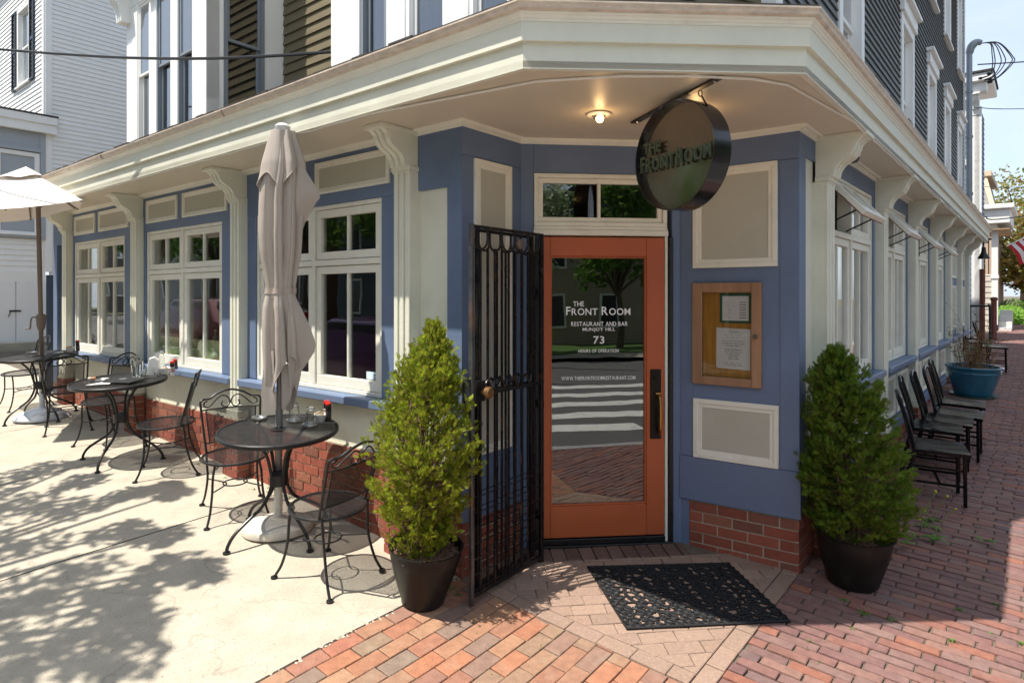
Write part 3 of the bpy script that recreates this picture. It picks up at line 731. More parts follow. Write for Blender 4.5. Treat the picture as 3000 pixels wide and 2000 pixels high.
# window sticker
sk_ = MB(); sk_.box(A, .875, 1.0, -.046, -.0445, 1.165, 1.22); 
so = sk_.build('alarm_sticker', mat('sticker_white', (.65,.78,.85), .4), BLD)
s2 = MB(); s2.box(A, .877, .915, -.0445, -.0435, 1.168, 1.205); s2.build('blue_square', mat('sticker_blue', (.02,.16,.42), .4), so)
t2 = MB(); AF = Fr(A.p(1.0, 0, 0), -A.x, A.y); text_into(t2, AF, [('ADT', 1)], .088, .120, 1.176, 1.196, -.0425); t2.build('lettering', TEXTW, so, fix=False)
# ================================================================== UPPER FLOORS
TOPZ = 8.8
def clapwall(F, s0, s1, z0, z1, n, ex, m, parent, name='clapboard_wall', holes=(), depth=.1):
    b = MB(); z = z0
    while z < z1:
        h = min(ex, z1-z); zs = [(s0, s1)]
        for a0, a1, c0, c1 in holes:
            if z+h*.5 > c0 and z+h*.5 < c1:
                q = []
                for u, v in zs:
                    if a1 <= u or a0 >= v: q.append((u, v)); continue
                    if a0 > u: q.append((u, a0))
                    if a1 < v: q.append((a1, v))
                zs = q
        for u, v in zs:
            b.add([F.p(u, n-depth, z), F.p(v, n-depth, z), F.p(v, n+.018, z), F.p(u, n+.018, z), F.p(u, n-depth, z+h), F.p(v, n-depth, z+h), F.p(v, n+.002, z+h), F.p(u, n+.002, z+h)],
                  [(0,1,2,3), (3,2,6,7), (4,7,6,5), (0,3,7,4), (1,5,6,2)])
        z += ex
    return b.build(name, m, parent, fix=False)
def dhung(F, s0, s1, z0, z1, n, parent, fm=TRIM, gm=UGLASS, casing=.11, hood=False, sash=None, rail=None, cproud=.03, shade=True):
    """double-hung window: casing, two sashes, panes"""
    W = MB(); W.ring(F, s0, s1, z0, z1, casing, n-.12, n+cproud, .05)
    W.box(F, s0-.03, s1+.03, n, n+.07, z0-.03, z0+.012)
    if hood:
        W.box(F, s0-.03, s1+.03, n, n+.06, z1, z1+.16); W.box(F, s0-.06, s1+.06, n, n+.11, z1+.16, z1+.21)
    wo = W.build('sash_window', fm, parent, bevel=.004)
    a, b = s0+casing, s1-casing; zm = rail or (z0+z1)/2; sm = sash or fm
    for (c, d, dn) in ((z0+.05, zm+.02, -.075), (zm-.02, z1-casing, -.045)):
        x = MB(); x.ring(F, a, b, c, d, .045, n+dn-.03, n+dn); x.build('sash', sm, wo, bevel=.003)
        g = MB(); g.box(F, a+.043, b-.043, n+dn-.018, n+dn-.012, c+.043, d-.043); g.build('pane', gm, wo)
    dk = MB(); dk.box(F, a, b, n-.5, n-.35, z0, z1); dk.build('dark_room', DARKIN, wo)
    return wo
NW = -.40; NF = .33
clapwall(A, .8, 2.66, 3.1, TOPZ, NW, .092, OLIVE, BLD)
# bay one: side faces the camera
SB = Fr(A.p(2.672, NW, 0), A.y, -A.x)         # along = outward, outward = toward the camera side
SASHB = mat('blue_grey_storm_sash', (.21,.235,.265), .4)
bay = MB()
bay.box(SB, -.02, .20, -.10, .0, 3.1, TOPZ); bay.box(SB, .575, NF-NW, -.10, 0, 3.1, TOPZ); bay.box(SB, .20, .575, -.1, 0, 4.72, TOPZ)
# front piers of bay one
fr = [(2.672, 2.93), (3.215, 3.36), (3.66, 3.82), (4.10, 4.36)]
for a, b in fr: bay.box(A, a, b, NF-.12, NF+.001, 3.1, 4.66)
bay.box(A, 2.672, 4.36, NF-.12, NF+.002, 4.66, TOPZ)
bay.box(A, 4.30, 4.36, NW, NF-.12, 3.1, TOPZ)
bo = bay.build('bay_wall', TRIM, BLD, bevel=.004)
cor = MB(); cor.box(SB, .0, NF-NW+.12, -.0, .12, 4.95, 5.1); cor.box(A, 2.6, 4.5, NF, NF+.14, 4.95, 5.1); cor.build('bay_cornice', TRIM, bo)
bracket(A, 4.27, 4.40, 4.52, 4.95, .20, bo, TRIM, n0=NF); bracket(A, 3.67, 3.80, 4.62, 4.95, .12, bo, TRIM, n0=NF)
def sashpair(F, a, b, z0, z1, zm, n, parent, m=SASHB):
    wo = None
    for c, d, dn in ((z0, zm+.02, -.032), (zm-.02, z1, -.004)):
        x = MB(); x.ring(F, a, b, c, d, .026, n+dn-.026, n+dn)
        o = x.build('sash', m, parent, bevel=.003)
        g = MB(); g.box(F, a+.024, b-.024, n+dn-.014, n+dn-.008, c+.024, d-.024); g.build('pane', UGLASS, o)
        if wo is None: wo = o
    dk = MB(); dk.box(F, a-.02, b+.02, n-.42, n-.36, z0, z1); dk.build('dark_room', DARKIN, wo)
for a, b in zip(fr, fr[1:]):
    wm = MB(); wm.ring(A, a[1]-.001, b[0]+.001, 3.1, 4.659, .018, NF-.115, NF-.006); wf = wm.build('bay_window_frame', SASHB if a[0] < 3.6 else TRIM, BLD)
    sashpair(A, a[1]+.018, b[0]-.018, 3.12, 4.64, 3.95, NF-.008, wf, SASHB if a[0] < 3.6 else TRIM)
wm = MB(); wm.ring(SB, .20, .575, 3.1, 4.72, .03, -.09, .012); wf = wm.build('bay_window_frame', SASHB, BLD); sashpair(SB, .23, .545, 3.13, 4.69, 4.02, -.0, wf)
# bay two: white front running to the corner
bay = MB(); f2 = [(-.70, -.10-.12), (-.04-.07, .16), (.36, .68+.0), ]
solid = [(.60, .905), (.16, .335), (-.36, -.18), (-1.0, -.66)]
wins = [(.335, .60), (-.18, .16), (-.66, -.36)]
bay.box(A, -.75, .905, NF-.12, NF+.002, 4.66, TOPZ)
for a, b in solid: bay.box(A, max(a, -.75), b, NF-.12, NF+.001, 3.1, 4.66)
bay.box(A, .84, .905, NW, NF-.12, 3.1, TOPZ)
bo = bay.build('bay_wall', TRIM, BLD, bevel=.004)
for a, b in wins:
    wm = MB(); wm.ring(A, a-.001, b+.001, 3.1, 4.659, .03, NF-.115, NF-.008); wf = wm.build('bay_window_frame', SASHB if a > .2 else TRIM, BLD)
    sashpair(A, a+.03, b-.03, 3.13, 4.62, 3.95, NF-.010, wf, SASHB if a > .2 else TRIM)
# side-street upper wall
NU = -.10
bw = [(1.40, 2.33), (4.39, 5.33), (6.60, 7.54), (8.63, 9.54), (10.75, 11.6)]
holes = [(a+.02, b-.02, 3.3, 5.14) for a, b in bw]+[(a+.02, b-.02, 6.18, 7.9) for a, b in bw]
clapwall(B, -.2, 12.1, 3.1, TOPZ, NU, .078, GREY, BLD, holes=holes)
for a, b in bw:
    dhung(B, a, b, 3.3, 5.14, NU, BLD, hood=True); dhung(B, a, b, 6.2, 7.9, NU, BLD, hood=True)
cb = MB(); cb.box(B, 12.02, 12.14, NU-.1, NU+.035, 3.1, TOPZ); cb.box(B, -.25, -.12, NU-.1, NU+.035, 3.1, TOPZ); part('corner_board', cb, TRIM)
# chamfer wall, back walls and roof slab so the block is closed
bb = MB()
q1 = A.p(-.75, NF-.06, 0); q2 = B.p(-.2, NU-.05, 0)
d_ = (q2-q1)
CHF = hfr((q1.x, q1.y), (d_.x, d_.y), (d_.y, -d_.x)); clapwall(CHF, 0, math.hypot(d_.x, d_.y), 3.1, TOPZ, 0, .085, OLIVE, BLD)
ro = MB(); slab(ro, [P2(A.p(6.1, NW-.02, 0)), P2(A.p(.9, NW-.02, 0)), P2(A.p(.9, NF-.1, 0)), P2(q1), P2(q2), P2(B.p(12.1, NU-.03, 0)), P2(B.p(12.1, -8, 0)), P2(A.p(6.1, -8, 0))], TOPZ, TOPZ+.2); part('flat_roof', ro, SHING)
clapwall(A, 4.36, 6.1, 3.1, TOPZ, NW, .092, OLIVE, BLD)
ew = MB()
for F_, a in ((A, AEND-.001), ): ew.box(F_, a-.12, a, -7, -.12, .3, 2.9); ew.box(F_, 6.0, 6.1, -8, NW-.1, 2.9, TOPZ)
ew.box(B, BEND-.12, BEND-.001, -7, -.12, .3, 2.9); ew.box(B, 12.0, 12.1, -8, NU-.1, 2.9, TOPZ)
part('end_wall', ew, GREY)
# ================================================================== OBJECTS
def tiltat(x, y, e=.05):
    return (-(gz(x+e, y)-gz(x-e, y))/(2*e), -(gz(x, y+e)-gz(x, y-e))/(2*e), 1)
MESHXY = meshmat('expanded_metal_flat', (0, 1), (.014, .0085), (.018,.018,.019))
MESHXZ = meshmat('expanded_metal_upright', (0, 2), (.014, .0085), (.018,.018,.019))
# ---- bistro chair: seat faces +Y (local), back at -Y
def arc(cx, cz, r, a0, a1, y, n=14, r2=None):
    r2 = r if r2 is None else r2
    return [Vector((cx+(r+(r2-r)*i/n)*math.cos(R(a0+(a1-a0)*i/n)), y, cz+(r+(r2-r)*i/n)*math.sin(R(a0+(a1-a0)*i/n)))) for i in range(n+1)]
def make_bistro():
    t = thing('bistro_chair', 'x', 'chair', (0,0,0), 0, 'black wrought iron bistro chairs on the pavement')
    m = MB(); m.lathe([(.002, .437), (.10, .434), (.19, .440), (.222, .444)], 40, cap=False); seat = m.build('seat', MESHXY, t, smooth=True, fix=False)
    m = MB(); m.tube([(.228*math.cos(a), .228*math.sin(a), .440) for a in [k*math.pi/20 for k in range(40)]], .0095, 8, closed=True); m.build('seat_rim', IRON, seat, smooth=True)
    for sx in (-1, 1):
        m = MB(); m.tube(smooth_path([(sx*.150, .160, .435), (sx*.165, .160, .34), (sx*.172, .165, .22), (sx*.190, .195, .09), (sx*.215, .235, .008)]), .0085, 8); m.disc((sx*.215, .235, 0), .021, .011, 12); m.build('leg', IRON, t, smooth=True)
        m = MB(); m.tube(smooth_path([(sx*.185, -.150, .46), (sx*.182, -.155, .36), (sx*.178, -.165, .24), (sx*.195, -.205, .09), (sx*.215, -.250, .008)]), .0085, 8); m.disc((sx*.215, -.25, 0), .021, .011, 12); m.build('leg', IRON, t, smooth=True)
    def yb(z): return -.150-(z-.44)*.33
    b = MB()
    def W(p): return [Vector((q[0], yb(q[2])+ (abs(q[0])/.22)**2*.035-.0, q[2])) for q in p]
    out = smooth_path([(-.185, 0, .44), (-.200, 0, .60), (-.215, 0, .78), (-.216, 0, .815), (-.198, 0, .832), (-.15, 0, .835), (-.09, 0, .868), (0, 0, .888), (.09, 0, .868), (.15, 0, .835), (.198, 0, .832), (.216, 0, .815), (.215, 0, .78), (.200, 0, .60), (.185, 0, .44)], 5)
    b.tube(W(out), .0085, 8)
    b.tube(W([(-.213+.426*i/12, 0, .755) for i in range(13)]), .006, 6)
    b.tube(W([(-.197+.394*i/12, 0, .515) for i in range(13)]), .006, 6)
    b.tube(W([(-.180, 0, .755), (-.160, 0, .515)]), .005, 6); b.tube(W([(.180, 0, .755), (.160, 0, .515)]), .005, 6)
    back = b.build('back_frame', IRON, t, smooth=True)
    s = MB()
    for sx in (-1, 1):
        sc = smooth_path([(sx*.165, 0, .818), (sx*.188, 0, .808), (sx*.190, 0, .785), (sx*.165, 0, .772), (sx*.140, 0, .785), (sx*.105, 0, .820), (sx*.060, 0, .848), (sx*.022, 0, .835), (sx*.004, 0, .80), (sx*.02, 0, .768), (sx*.05, 0, .764), (sx*.066, 0, .785), (sx*.055, 0, .808)], 5)
        s.tube(W(sc), .0055, 6)
    s.build('scrollwork', IRON, back, smooth=True)
    p = MB(); n = 12; vs = []
    for i in range(n+1):
        for j in range(2):
            z = (.515, .755)[j]; hw = (.160, .180)[j]; x = -hw+2*hw*i/n; vs += W([(x, 0, z)])
    p.add(vs, [(2*i, 2*i+2, 2*i+3, 2*i+1) for i in range(n)]); p.build('back_mesh', MESHXZ, back, fix=False)
    s = MB()
    s.tube([(.085*math.cos(a), .085*math.sin(a)*.9, .235) for a in [k*math.pi/12 for k in range(24)]], .0055, 6, closed=True)
    for sx in (-1, 1):
        s.tube(smooth_path([(sx*.172, .165, .235), (sx*.09, .06, .235), (sx*.06, 0, .235), (sx*.09, -.06, .235), (sx*.179, -.167, .235)]), .0055, 6)
    s.build('stretcher', IRON, t, smooth=True)
    return t
def face_rz(d): return math.atan2(-d[0], d[1])
bistro = make_bistro()
BC = [((-1.145, 3.985), (-.85, .52), 'bistro chair nearest the camera, seen from behind its back, beside the potted evergreen'),
      ((-2.105, 4.875), (.49, -.87), 'bistro chair left of the closed umbrella with its scrolled back against the shopfront'),
      ((-3.075, 5.74), (-.92, -.38), 'bistro chair turned edge-on to the right of the table with the menu folder'),
      ((-4.18, 6.66), (-.30, -.95), 'bistro chair behind the left side of the table with the menu folder'),
      ((-4.98, 7.20), (-.56, .83), 'bistro chair in front of the table under the open white umbrella'),
      ((-6.29, 8.28), (-.6, -.8), 'farthest bistro chair, behind the table under the open white umbrella')]
for i, (c, d, lab) in enumerate(BC):
    o = bistro if i == 0 else dup(bistro)
    place(o, (c[0], c[1], gz(*c)+.001), face_rz(d), lab, tiltat(*c))
# ---- round table
def make_table():
    t = thing('bistro_table', 'x', 'table', (0,0,0), 0, 'round black mesh bistro tables')
    m = MB()
    n = 56; vs = []; fs = []
    for r in (.022, .20, .392):
        for j in range(n): vs.append((r*math.cos(2*math.pi*j/n), r*math.sin(2*math.pi*j/n), .752))
    for i in range(2):
        for j in range(n): fs.append((i*n+j, i*n+(j+1)%n, (i+1)*n+(j+1)%n, (i+1)*n+j))
    m.add(vs, fs); top = m.build('tabletop', MESHTOP, t, fix=False)
    m = MB(); m.lathe([(.384, .752), (.388, .7585), (.398, .7595), (.405, .752), (.406, .736), (.400, .727), (.392, .73), (.390, .748), (.384, .750)], n, cap=False); m.build('table_rim', IRON, top, smooth=True)
    for k in range(4):
        a = R((52, 143, 232, 320)[k]); c, s = math.cos(a), math.sin(a)
        P = [(.27, .735), (.20, .715), (.10, .60), (.062, .46), (.058, .40), (.070, .33), (.13, .24), (.25, .165), (.33, .11), (.375, .05), (.385, .008)]
        m = MB(); m.tube(smooth_path([(r*c, r*s, z) for r, z in P], 5), .0115, 8); m.disc((.385*c, .385*s, 0), .024, .012, 12); m.build('leg', IRON, t, smooth=True)
    m = MB(); m.lathe([(.030, .36), (.062, .362), (.064, .40), (.062, .44), (.030, .442)], 20); m.build('leg_collar', IRON, t, smooth=True); m = MB(); m.lathe([(.025, .75), (.055, .757), (.055, .760), (.024, .762)], 24, cap=False); m.build('umbrella_collar', IRON, t, smooth=True)
    return t
MESHTOP = meshmat('table_mesh', (0, 1), (.010, .006), (.022,.021,.021))
# tabletop weave is denser than the chairs
for nd in MESHTOP.node_tree.nodes:
    if nd.type == 'MATH' and nd.operation == 'GREATER_THAN': nd.inputs[1].default_value = .87
table = make_table()
TC = [((-1.643, 4.52), 0, 'round mesh bistro table with the closed umbrella through it'), ((-3.70, 6.10), R(38), 'round mesh bistro table laid with glasses and a black menu folder'), ((-5.63, 7.67), R(10), 'round mesh bistro table below the open white umbrella')]
for i, (c, rz, lab) in enumerate(TC):
    o = table if i == 0 else dup(table)
    place(o, (c[0], c[1], gz(*c)+.001), rz, lab, tiltat(*c))
def tabz(i, x, y):
    c = TC[i][0]; tl = Vector(tiltat(*c)); L = tl.length; n = tl/L
    p = Vector((c[0], c[1], gz(*c)+.001))+n*.762
    return p.z-(n.x*(x-p.x)+n.y*(y-p.y))/n.z
def ontab(i, x, y, dz=.0): return (x, y, tabz(i, x, y)+dz), tiltat(*TC[i][0])
# ---- closed umbrella
CLOTH = mat('taupe_umbrella_fabric', (.45,.39,.34), .85, noise=.06, nscale=6, bump=.55, bscale=16, stretch=(1,1,.22))
POLEM = mat('grey_umbrella_pole', (.23,.22,.21), .45, metal=.3, noise=.1)
POLEB = mat('bronze_umbrella_pole', (.19,.145,.115), .5, noise=.1)
ub = thing('closed_umbrella', 'closed taupe umbrella tied around its pole, standing in a pale round base', 'umbrella', (-1.685, 4.61, gz(-1.685, 4.61)))
g0 = gz(-1.655, 4.52); HT = 2.955-g0; LX = .048
m = MB(); m.lathe([(.245, 0), (.250, .018), (.240, .045), (.19, .062), (.09, .082), (.055, .088), (.050, .098), (.03, .10)], 48); m.build('base', mat('stone_white_base', (.62,.57,.48), .7, noise=.15, nscale=8, bump=.2, dirt=((.35,.30,.24),.5,5)), ub, smooth=True)
m = MB(); m.tube([(0, 0, .09), (.007, 0, .40)], .030, 16); m.build('pole_sleeve', mat('white_ribbed_plastic', (.60,.58,.54), .5), ub, smooth=True)
m = MB(); m.tube([(.006, 0, .38), (LX*.3, 0, .9)], .0245, 16); m.tube([(LX*.3, 0, .9), (LX, 0, HT-.03)], .021, 16); m.build('pole', POLEM, ub, smooth=True)
m = MB(); m.lathe([(.02, HT-.03), (.046, HT-.02), (.05, HT+.01), (.042, HT+.022), (.03, HT+.03)], 24, (LX, 0, 0)); m.build('finial', mat('pale_plastic_cap', (.62,.60,.58), .4), ub, smooth=True)
PX = .00132
def cz(y): return 1.77-((360+y/1.824)-867)/1876*4.52-g0
LRs = [(35,116,190),(80,102,200),(150,85,222),(200,72,236),(260,62,240),(330,46,238),(420,40,235),(500,38,240),(570,37,236),(650,42,233),(740,52,220),(820,62,212),(858,66,208),(885,62,207),(950,52,222),(1050,50,236),(1150,50,240),(1250,54,243),(1350,50,225),(1450,46,205),(1510,48,190)]
def LR(y):
    return interp([(a, b) for a, b, c in LRs], y), interp([(a, c) for a, b, c in LRs], y)
def folded(y0, y1, hem, rows=46, nseg=120, seed=0, out=0.0, nf=7, amp=.20, th0=0, th1=2*math.pi, tieamp=True):
    vs = []; fs = []
    for i in range(rows+1):
        for j in range(nseg+1):
            th = th0+(th1-th0)*j/nseg
            ye = y1+hem(th); y = y0+(ye-y0)*i/rows
            l, r = LR(y); cxp = (l+r)/2; hw = (r-l)/2*PX
            a = math.cos(th); b = math.sin(th)
            k = .10+amp*min(1, abs(y-858)/160) if tieamp else amp
            ph = nf*th+.9*math.sin(2*th+seed)+(y-858)*.0012*math.sin(3*th+seed)
            f = 1+k*(math.sin(ph)*.75+.22*math.sin(2*ph+seed)-.25)
            f = max(.35, f)
            rr = (hw+out)*f*(1 if abs(a) < .8 else 1)
            px_ = (cxp-137)*PX+LX*.62
            vs.append((px_+rr*a*1.02, rr*b*.72, cz(y)))
    w_ = nseg+1
    for i in range(rows):
        for j in range(nseg): fs.append((i*w_+j, i*w_+j+1, (i+1)*w_+j+1, (i+1)*w_+j))
    return vs, fs
m = MB(); m.add(*folded(60, 1390, lambda t: 120*math.sin(2*t+.6)+45*math.sin(3*t+.5)-30, rows=110, seed=1.3))
can = m.build('canopy', CLOTH, ub, smooth=True, fix=False, auto=80)
m = MB(); m.add(*folded(40, 285, lambda t: 42*math.sin(4*t+.8)+18*math.sin(2*t), rows=26, seed=.4, out=.020, nf=5, amp=.20, tieamp=False)); m.build('vent_tier', CLOTH, can, smooth=True, fix=False, auto=80)
# loose corners of cloth
def flap(pts_rows, name):
    k = len(pts_rows[0]); m = MB(); vs = [p for r in pts_rows for p in r]
    m.add(vs, [(i*k+j, i*k+j+1, (i+1)*k+j+1, (i+1)*k+j) for i in range(len(pts_rows)-1) for j in range(k-1)]); m.build(name, CLOTH, can, smooth=True, fix=False, auto=80)
def flaprows(prof, ydepth, yd1, base=190):
    rows = []
    for y, xo in prof:
        row = []
        for j in range(9):
            t = j/8; x = base+(xo-base)*t
            row.append(((x-137)*PX+LX*.62, ydepth+(yd1-ydepth)*t+.012*math.sin(3.1*t+y*.01), cz(y+10*math.sin(t*2.5))))
        rows.append(row)
    return rows
flap(flaprows([(150,225),(200,245),(250,275),(300,305),(340,330),(370,333),(400,310),(450,280),(500,255),(560,236)], -.05, .02), 'cloth_corner')
flap(flaprows([(870,208),(930,235),(990,262),(1050,288),(1110,308),(1150,320),(1190,312),(1240,282),(1290,250),(1340,222),(1390,205)], -.06, -.01), 'cloth_corner')
flap(flaprows([(1180,-10+70),(1260,60),(1340,52),(1420,48),(1480,50),(1512,52)], -.075, -.05, base=120), 'cloth_corner')
flap(flaprows([(1250,200),(1320,208),(1400,205),(1450,196),(1500,168)], -.055, -.03, base=150), 'cloth_corner')
m = MB(); m.add(*folded(850, 882, lambda t: 0, rows=2, seed=1.3, out=.007, amp=.02)); m.build('tie', mat('tie_strap', (.42,.35,.30), .8), can, smooth=True, fix=False, auto=80)
# seams and hem of the folded cloth
def gridline(y0, y1, hem, rows, cols, nseg=120, **k):
    v_, f_ = folded(y0, y1, hem, rows=rows, **k); w_ = nseg+1
    return [[Vector(v_[i*w_+j])*1.0 for i in range(rows+1)] for j in cols], [Vector(v_[rows*w_+j]) for j in range(0, w_)]
SEAM = mat('umbrella_stitching', (.34,.29,.25), .9)
lines, hemline = gridline(60, 1390, lambda t: 120*math.sin(2*t+.6)+45*math.sin(3*t+.5)-30, 110, (64, 78, 92, 104, 116), seed=1.3)
for ln_ in lines:
    m = MB(); m.tube(ln_, .0022, 4); m.build('seam', SEAM, can)
m = MB(); m.tube(hemline, .0045, 5); m.build('hem', CLOTH, can, smooth=True)
lines, hemline = gridline(40, 285, lambda t: 42*math.sin(4*t+.8)+18*math.sin(2*t), 26, (), seed=.4, out=.020, nf=5, amp=.20, tieamp=False)
m = MB(); m.tube(hemline, .004, 5); m.build('hem', CLOTH, can, smooth=True)
# the whole umbrella leans away from the eave, its base stays flat
for o_ in [x for x in COL.objects if x.parent in (ub, can)]:
    if o_.name.startswith('base'): continue
    for v_ in o_.data.vertices:
        z_ = v_.co.z; v_.co.x += .040*z_; v_.co.y -= .125*z_; v_.co.z = z_*.972
# ---- open umbrella
uo = thing('open_umbrella', 'open white umbrella with a bronze crank pole over the farthest table', 'umbrella', (-5.63, 7.67, gz(-5.63, 7.67)), world=True)
c = Vector((-5.63, 7.67, gz(-5.63, 7.67)))
WB = mat('white_iron_base', (.60,.63,.68), .45, noise=.12, nscale=9, dirt=((.12,.10,.09),.7,6))
m = MB(); m.lathe([(.285, 0), (.29, .02), (.27, .05), (.15, .10), (.06, .125), (.05, .135)], 40, c); m.build('base', WB, uo, smooth=True)
m = MB(); m.tube([c+Vector((0,0,.13)), c+Vector((0,0,.62))], .030, 14); m.build('pole_sleeve', WB, uo, smooth=True)
topv = Vector((-5.36, 7.24, 2.90))
m = MB(); m.tube([c+Vector((0,0,.6)), c+Vector((.06,-.10,1.15)), topv, Vector((-5.44, 7.18, 3.14))], .024, 14); m.build('pole', POLEB, uo, smooth=True)
m = MB(); cb_ = c+Vector((.055, -.09, 1.06)); m.lathe([(.032, 0), (.045, .05), (.052, .17), (.035, .19)], 16, cb_)
m.tube(smooth_path([cb_+Vector((-.05, -.02, .15)), cb_+Vector((-.09, -.03, .14)), cb_+Vector((-.105, -.03, .04)), cb_+Vector((-.11, -.03, .02)), cb_+Vector((-.155, -.04, .015))]), .009, 8); m.build('crank', POLEB, uo, smooth=True)
ap_ = Vector((-5.45, 7.18, 3.185)); CO = [Vector((-4.44, 6.62, 2.762)), Vector((-5.75, 6.25, 2.63)), Vector((-6.35, 7.75, 2.66)), Vector((-5.08, 7.46, 2.80))]
OPENC = mat('white_umbrella_fabric', (.78,.72,.66), .85, noise=.03, bump=.1, bscale=250)
m = MB()
def panelv(A_, B_, a0=.17, n=10):
    vs = []; fs = []
    for i in range(n+1):
        t = a0+(1-a0)*i/n
        for j in range(n+1):
            u = j/n; e = A_.lerp(B_, u)+(ap_-(A_+B_)/2).normalized()*.06*math.sin(math.pi*u)*1.0*0
            p = ap_.lerp(e, t); p.z -= .05*math.sin(math.pi*u)*t+.05*math.sin(math.pi*t)*0
            vs.append(p)
    for i in range(n):
        for j in range(n): fs.append((i*(n+1)+j, i*(n+1)+j+1, (i+1)*(n+1)+j+1, (i+1)*(n+1)+j))
    return vs, fs
for i in range(4):
    A_, B_ = CO[i], CO[(i+1) % 4]; m.add(*panelv(A_, B_))
cn = m.build('canopy', OPENC, uo, smooth=True, fix=False, auto=25)
m = MB()
for i in range(4):
    A_, B_ = CO[i], CO[(i+1) % 4]; vs = []; fs = []; n = 12
    for k in range(4):
        t = .30*k/3
        for j in range(n+1):
            u = j/n; p = ap_.lerp(A_.lerp(B_, u), t)+Vector((0,0,.035+ (.010*math.sin(u*9+i) if k == 3 else 0))); vs.append(p)
    for k in range(3):
        for j in range(n): fs.append((k*(n+1)+j, k*(n+1)+j+1, (k+1)*(n+1)+j+1, (k+1)*(n+1)+j))
    m.add(vs, fs)
m.build('vent_cap', OPENC, cn, smooth=True, fix=False, auto=40)
hub = topv+Vector((0,0,-.10))
for i in range(8):
    e = CO[i//2] if i % 2 == 0 else CO[i//2].lerp(CO[(i//2+1) % 4], .5)-Vector((0,0,.05))
    e2 = e+(ap_-e)*.02+Vector((0,0,-.02)); m = MB(); m.tube([ap_-Vector((0,0,.05)), e2], .008, 6); rb = m.build('rib', POLEB, uo)
    m = MB(); m.tube([hub, ap_.lerp(e, .55)-Vector((0,0,.03))], .007, 6); m.build('strut', POLEB, rb)
m = MB(); m.lathe([(.024, 0), (.045, .01), (.045, .05), (.024, .06)], 16, hub-Vector((0,0,.03))); m.build('hub', POLEB, uo, smooth=True)
# ---- things on the tables
CLEAR = mat('clear_glass', (.95,.96,.95), .03, trans=1, ior=1.45)
CHROME = mat('brushed_metal', (.62,.61,.59), .28, metal=1)
PORC = mat('white_porcelain', (.78,.77,.74), .25)
def small(name, label, cat, pos, tl, rz=0, group=None):
    return thing(name, label, cat, pos, rz, group, tilt=tl)
def coaster(i, x, y, label, bars=True, r=.055, grp='metal rings on the bistro tables'):
    p, tl = ontab(i, x, y, .001); t = small('metal_coaster', label, 'coaster', p, tl, .3, grp)
    m = MB(); m.lathe([(r*.70, .004), (r*.78, .012), (r*.95, .013), (r, .006), (r*.98, 0), (r*.70, 0)], 32); m.build('ring', CHROME, t, smooth=True)
    m = MB(); m.lathe([(.001, .003), (r*.72, .003)], 24, cap=False); b = m.build('tray', mat('dark_tray', (.05,.05,.05), .5), t, fix=False)
    if bars:
        m = MB()
        for k in range(-4, 5): 
            h = math.sqrt(max(0, (r*.72)**2-(k*.009)**2)); m.box(WF, k*.009-.0022, k*.009+.0022, -h, h, .0035, .010)
        m.build('grille', CHROME, t)
    return t
def tumbler(i, x, y, label, inv=True, h=.118, r0=.041, r1=.032, dz=.013, grp='clear glass tumblers', tl=None, pos=None, facets=10):
    p, tl2 = ontab(i, x, y, dz); t = small('glass_tumbler', label, 'glass', p, tl2, random.random()*3, grp)
    m = MB(); th = .0035
    if inv: pr = [(r0, 0), (r1, h-.012), (r1-.003, h), (.001, h), (.001, h-.010), (r1-.006, h-.018), (r0-th, 0)]
    else: pr = [(.001, 0), (r1-.002, 0), (r1, .006), (r0, h), (r0-th, h), (r1-th, .014), (.001, .012)]
    m.lathe(pr, facets if facets else 24, cap=False)
    if inv: m.f.append(()) if False else None
    m.build('glass_body', CLEAR, t, smooth=True, auto=20)
    m = MB(); rr = r0 if inv else r1; zr = .0 if inv else h
    m.tube([((r0+.0008)*math.cos(a), (r0+.0008)*math.sin(a), .003 if inv else h) for a in [k*math.pi/12 for k in range(24)]], .0018, 5, closed=True); m.build('lip', CLEAR, t, smooth=True)
    return t
def grinder(i, x, y, label, fill, lab_col):
    p, tl = ontab(i, x, y, .001); t = small('spice_grinder', label, 'grinder', p, tl, 0, 'red-capped salt and pepper grinders')
    m = MB(); m.lathe([(.0195, 0), (.021, .004), (.021, .070), (.019, .078)], 20); bd_ = m.build('jar', mat('grinder_'+fill[0], fill[1], .25, spec=.6), t, smooth=True)
    m = MB(); m.lathe([(.0213, .030), (.0213, .072)], 20, cap=False); m.build('paper_label', mat('grinder_label_'+lab_col[0], lab_col[1], .5), bd_, smooth=True)
    m = MB(); m.lathe([(.0195, .078), (.021, .080), (.021, .112), (.020, .114)], 20); cp = m.build('grinder_head', mat('black_plastic', (.012,.012,.012), .3), t, smooth=True)
    m = MB(); m.lathe([(.020, .114), (.021, .116), (.021, .128), (.018, .133), (.006, .131)], 20); m.build('red_cap', mat('red_plastic', (.55,.025,.015), .3), t, smooth=True)
def bowl(i, x, y, label, packs, r=.048, h=.05):
    p, tl = ontab(i, x, y, .001); t = small('packet_bowl', label, 'bowl', p, tl, 0, 'bowls of sugar packets')
    m = MB(); m.lathe([(r*.62, 0), (r*.66, .004), (r, h), (r*1.02, h+.003), (r*.95, h), (r*.58, .008), (.001, .007)], 28, cap=False); m.build('bowl_body', PORC, t, smooth=True)
    for k in range(7):
        a = R(15*k+random.uniform(-8, 8)); Fk = Fr((0,0,0), (math.cos(a),math.sin(a),0), (-math.sin(a),math.cos(a),random.uniform(-.2,.2)), (0,0,1)); m = MB()
        o_ = (k-3)*.010; m.box(Fk, -.025, .025, o_, o_+.004, .012, .062+random.uniform(-.006, .008)); m.build('sugar_packet', mat('packet_%d' % (k % 3), packs[k % 3], .6), t)
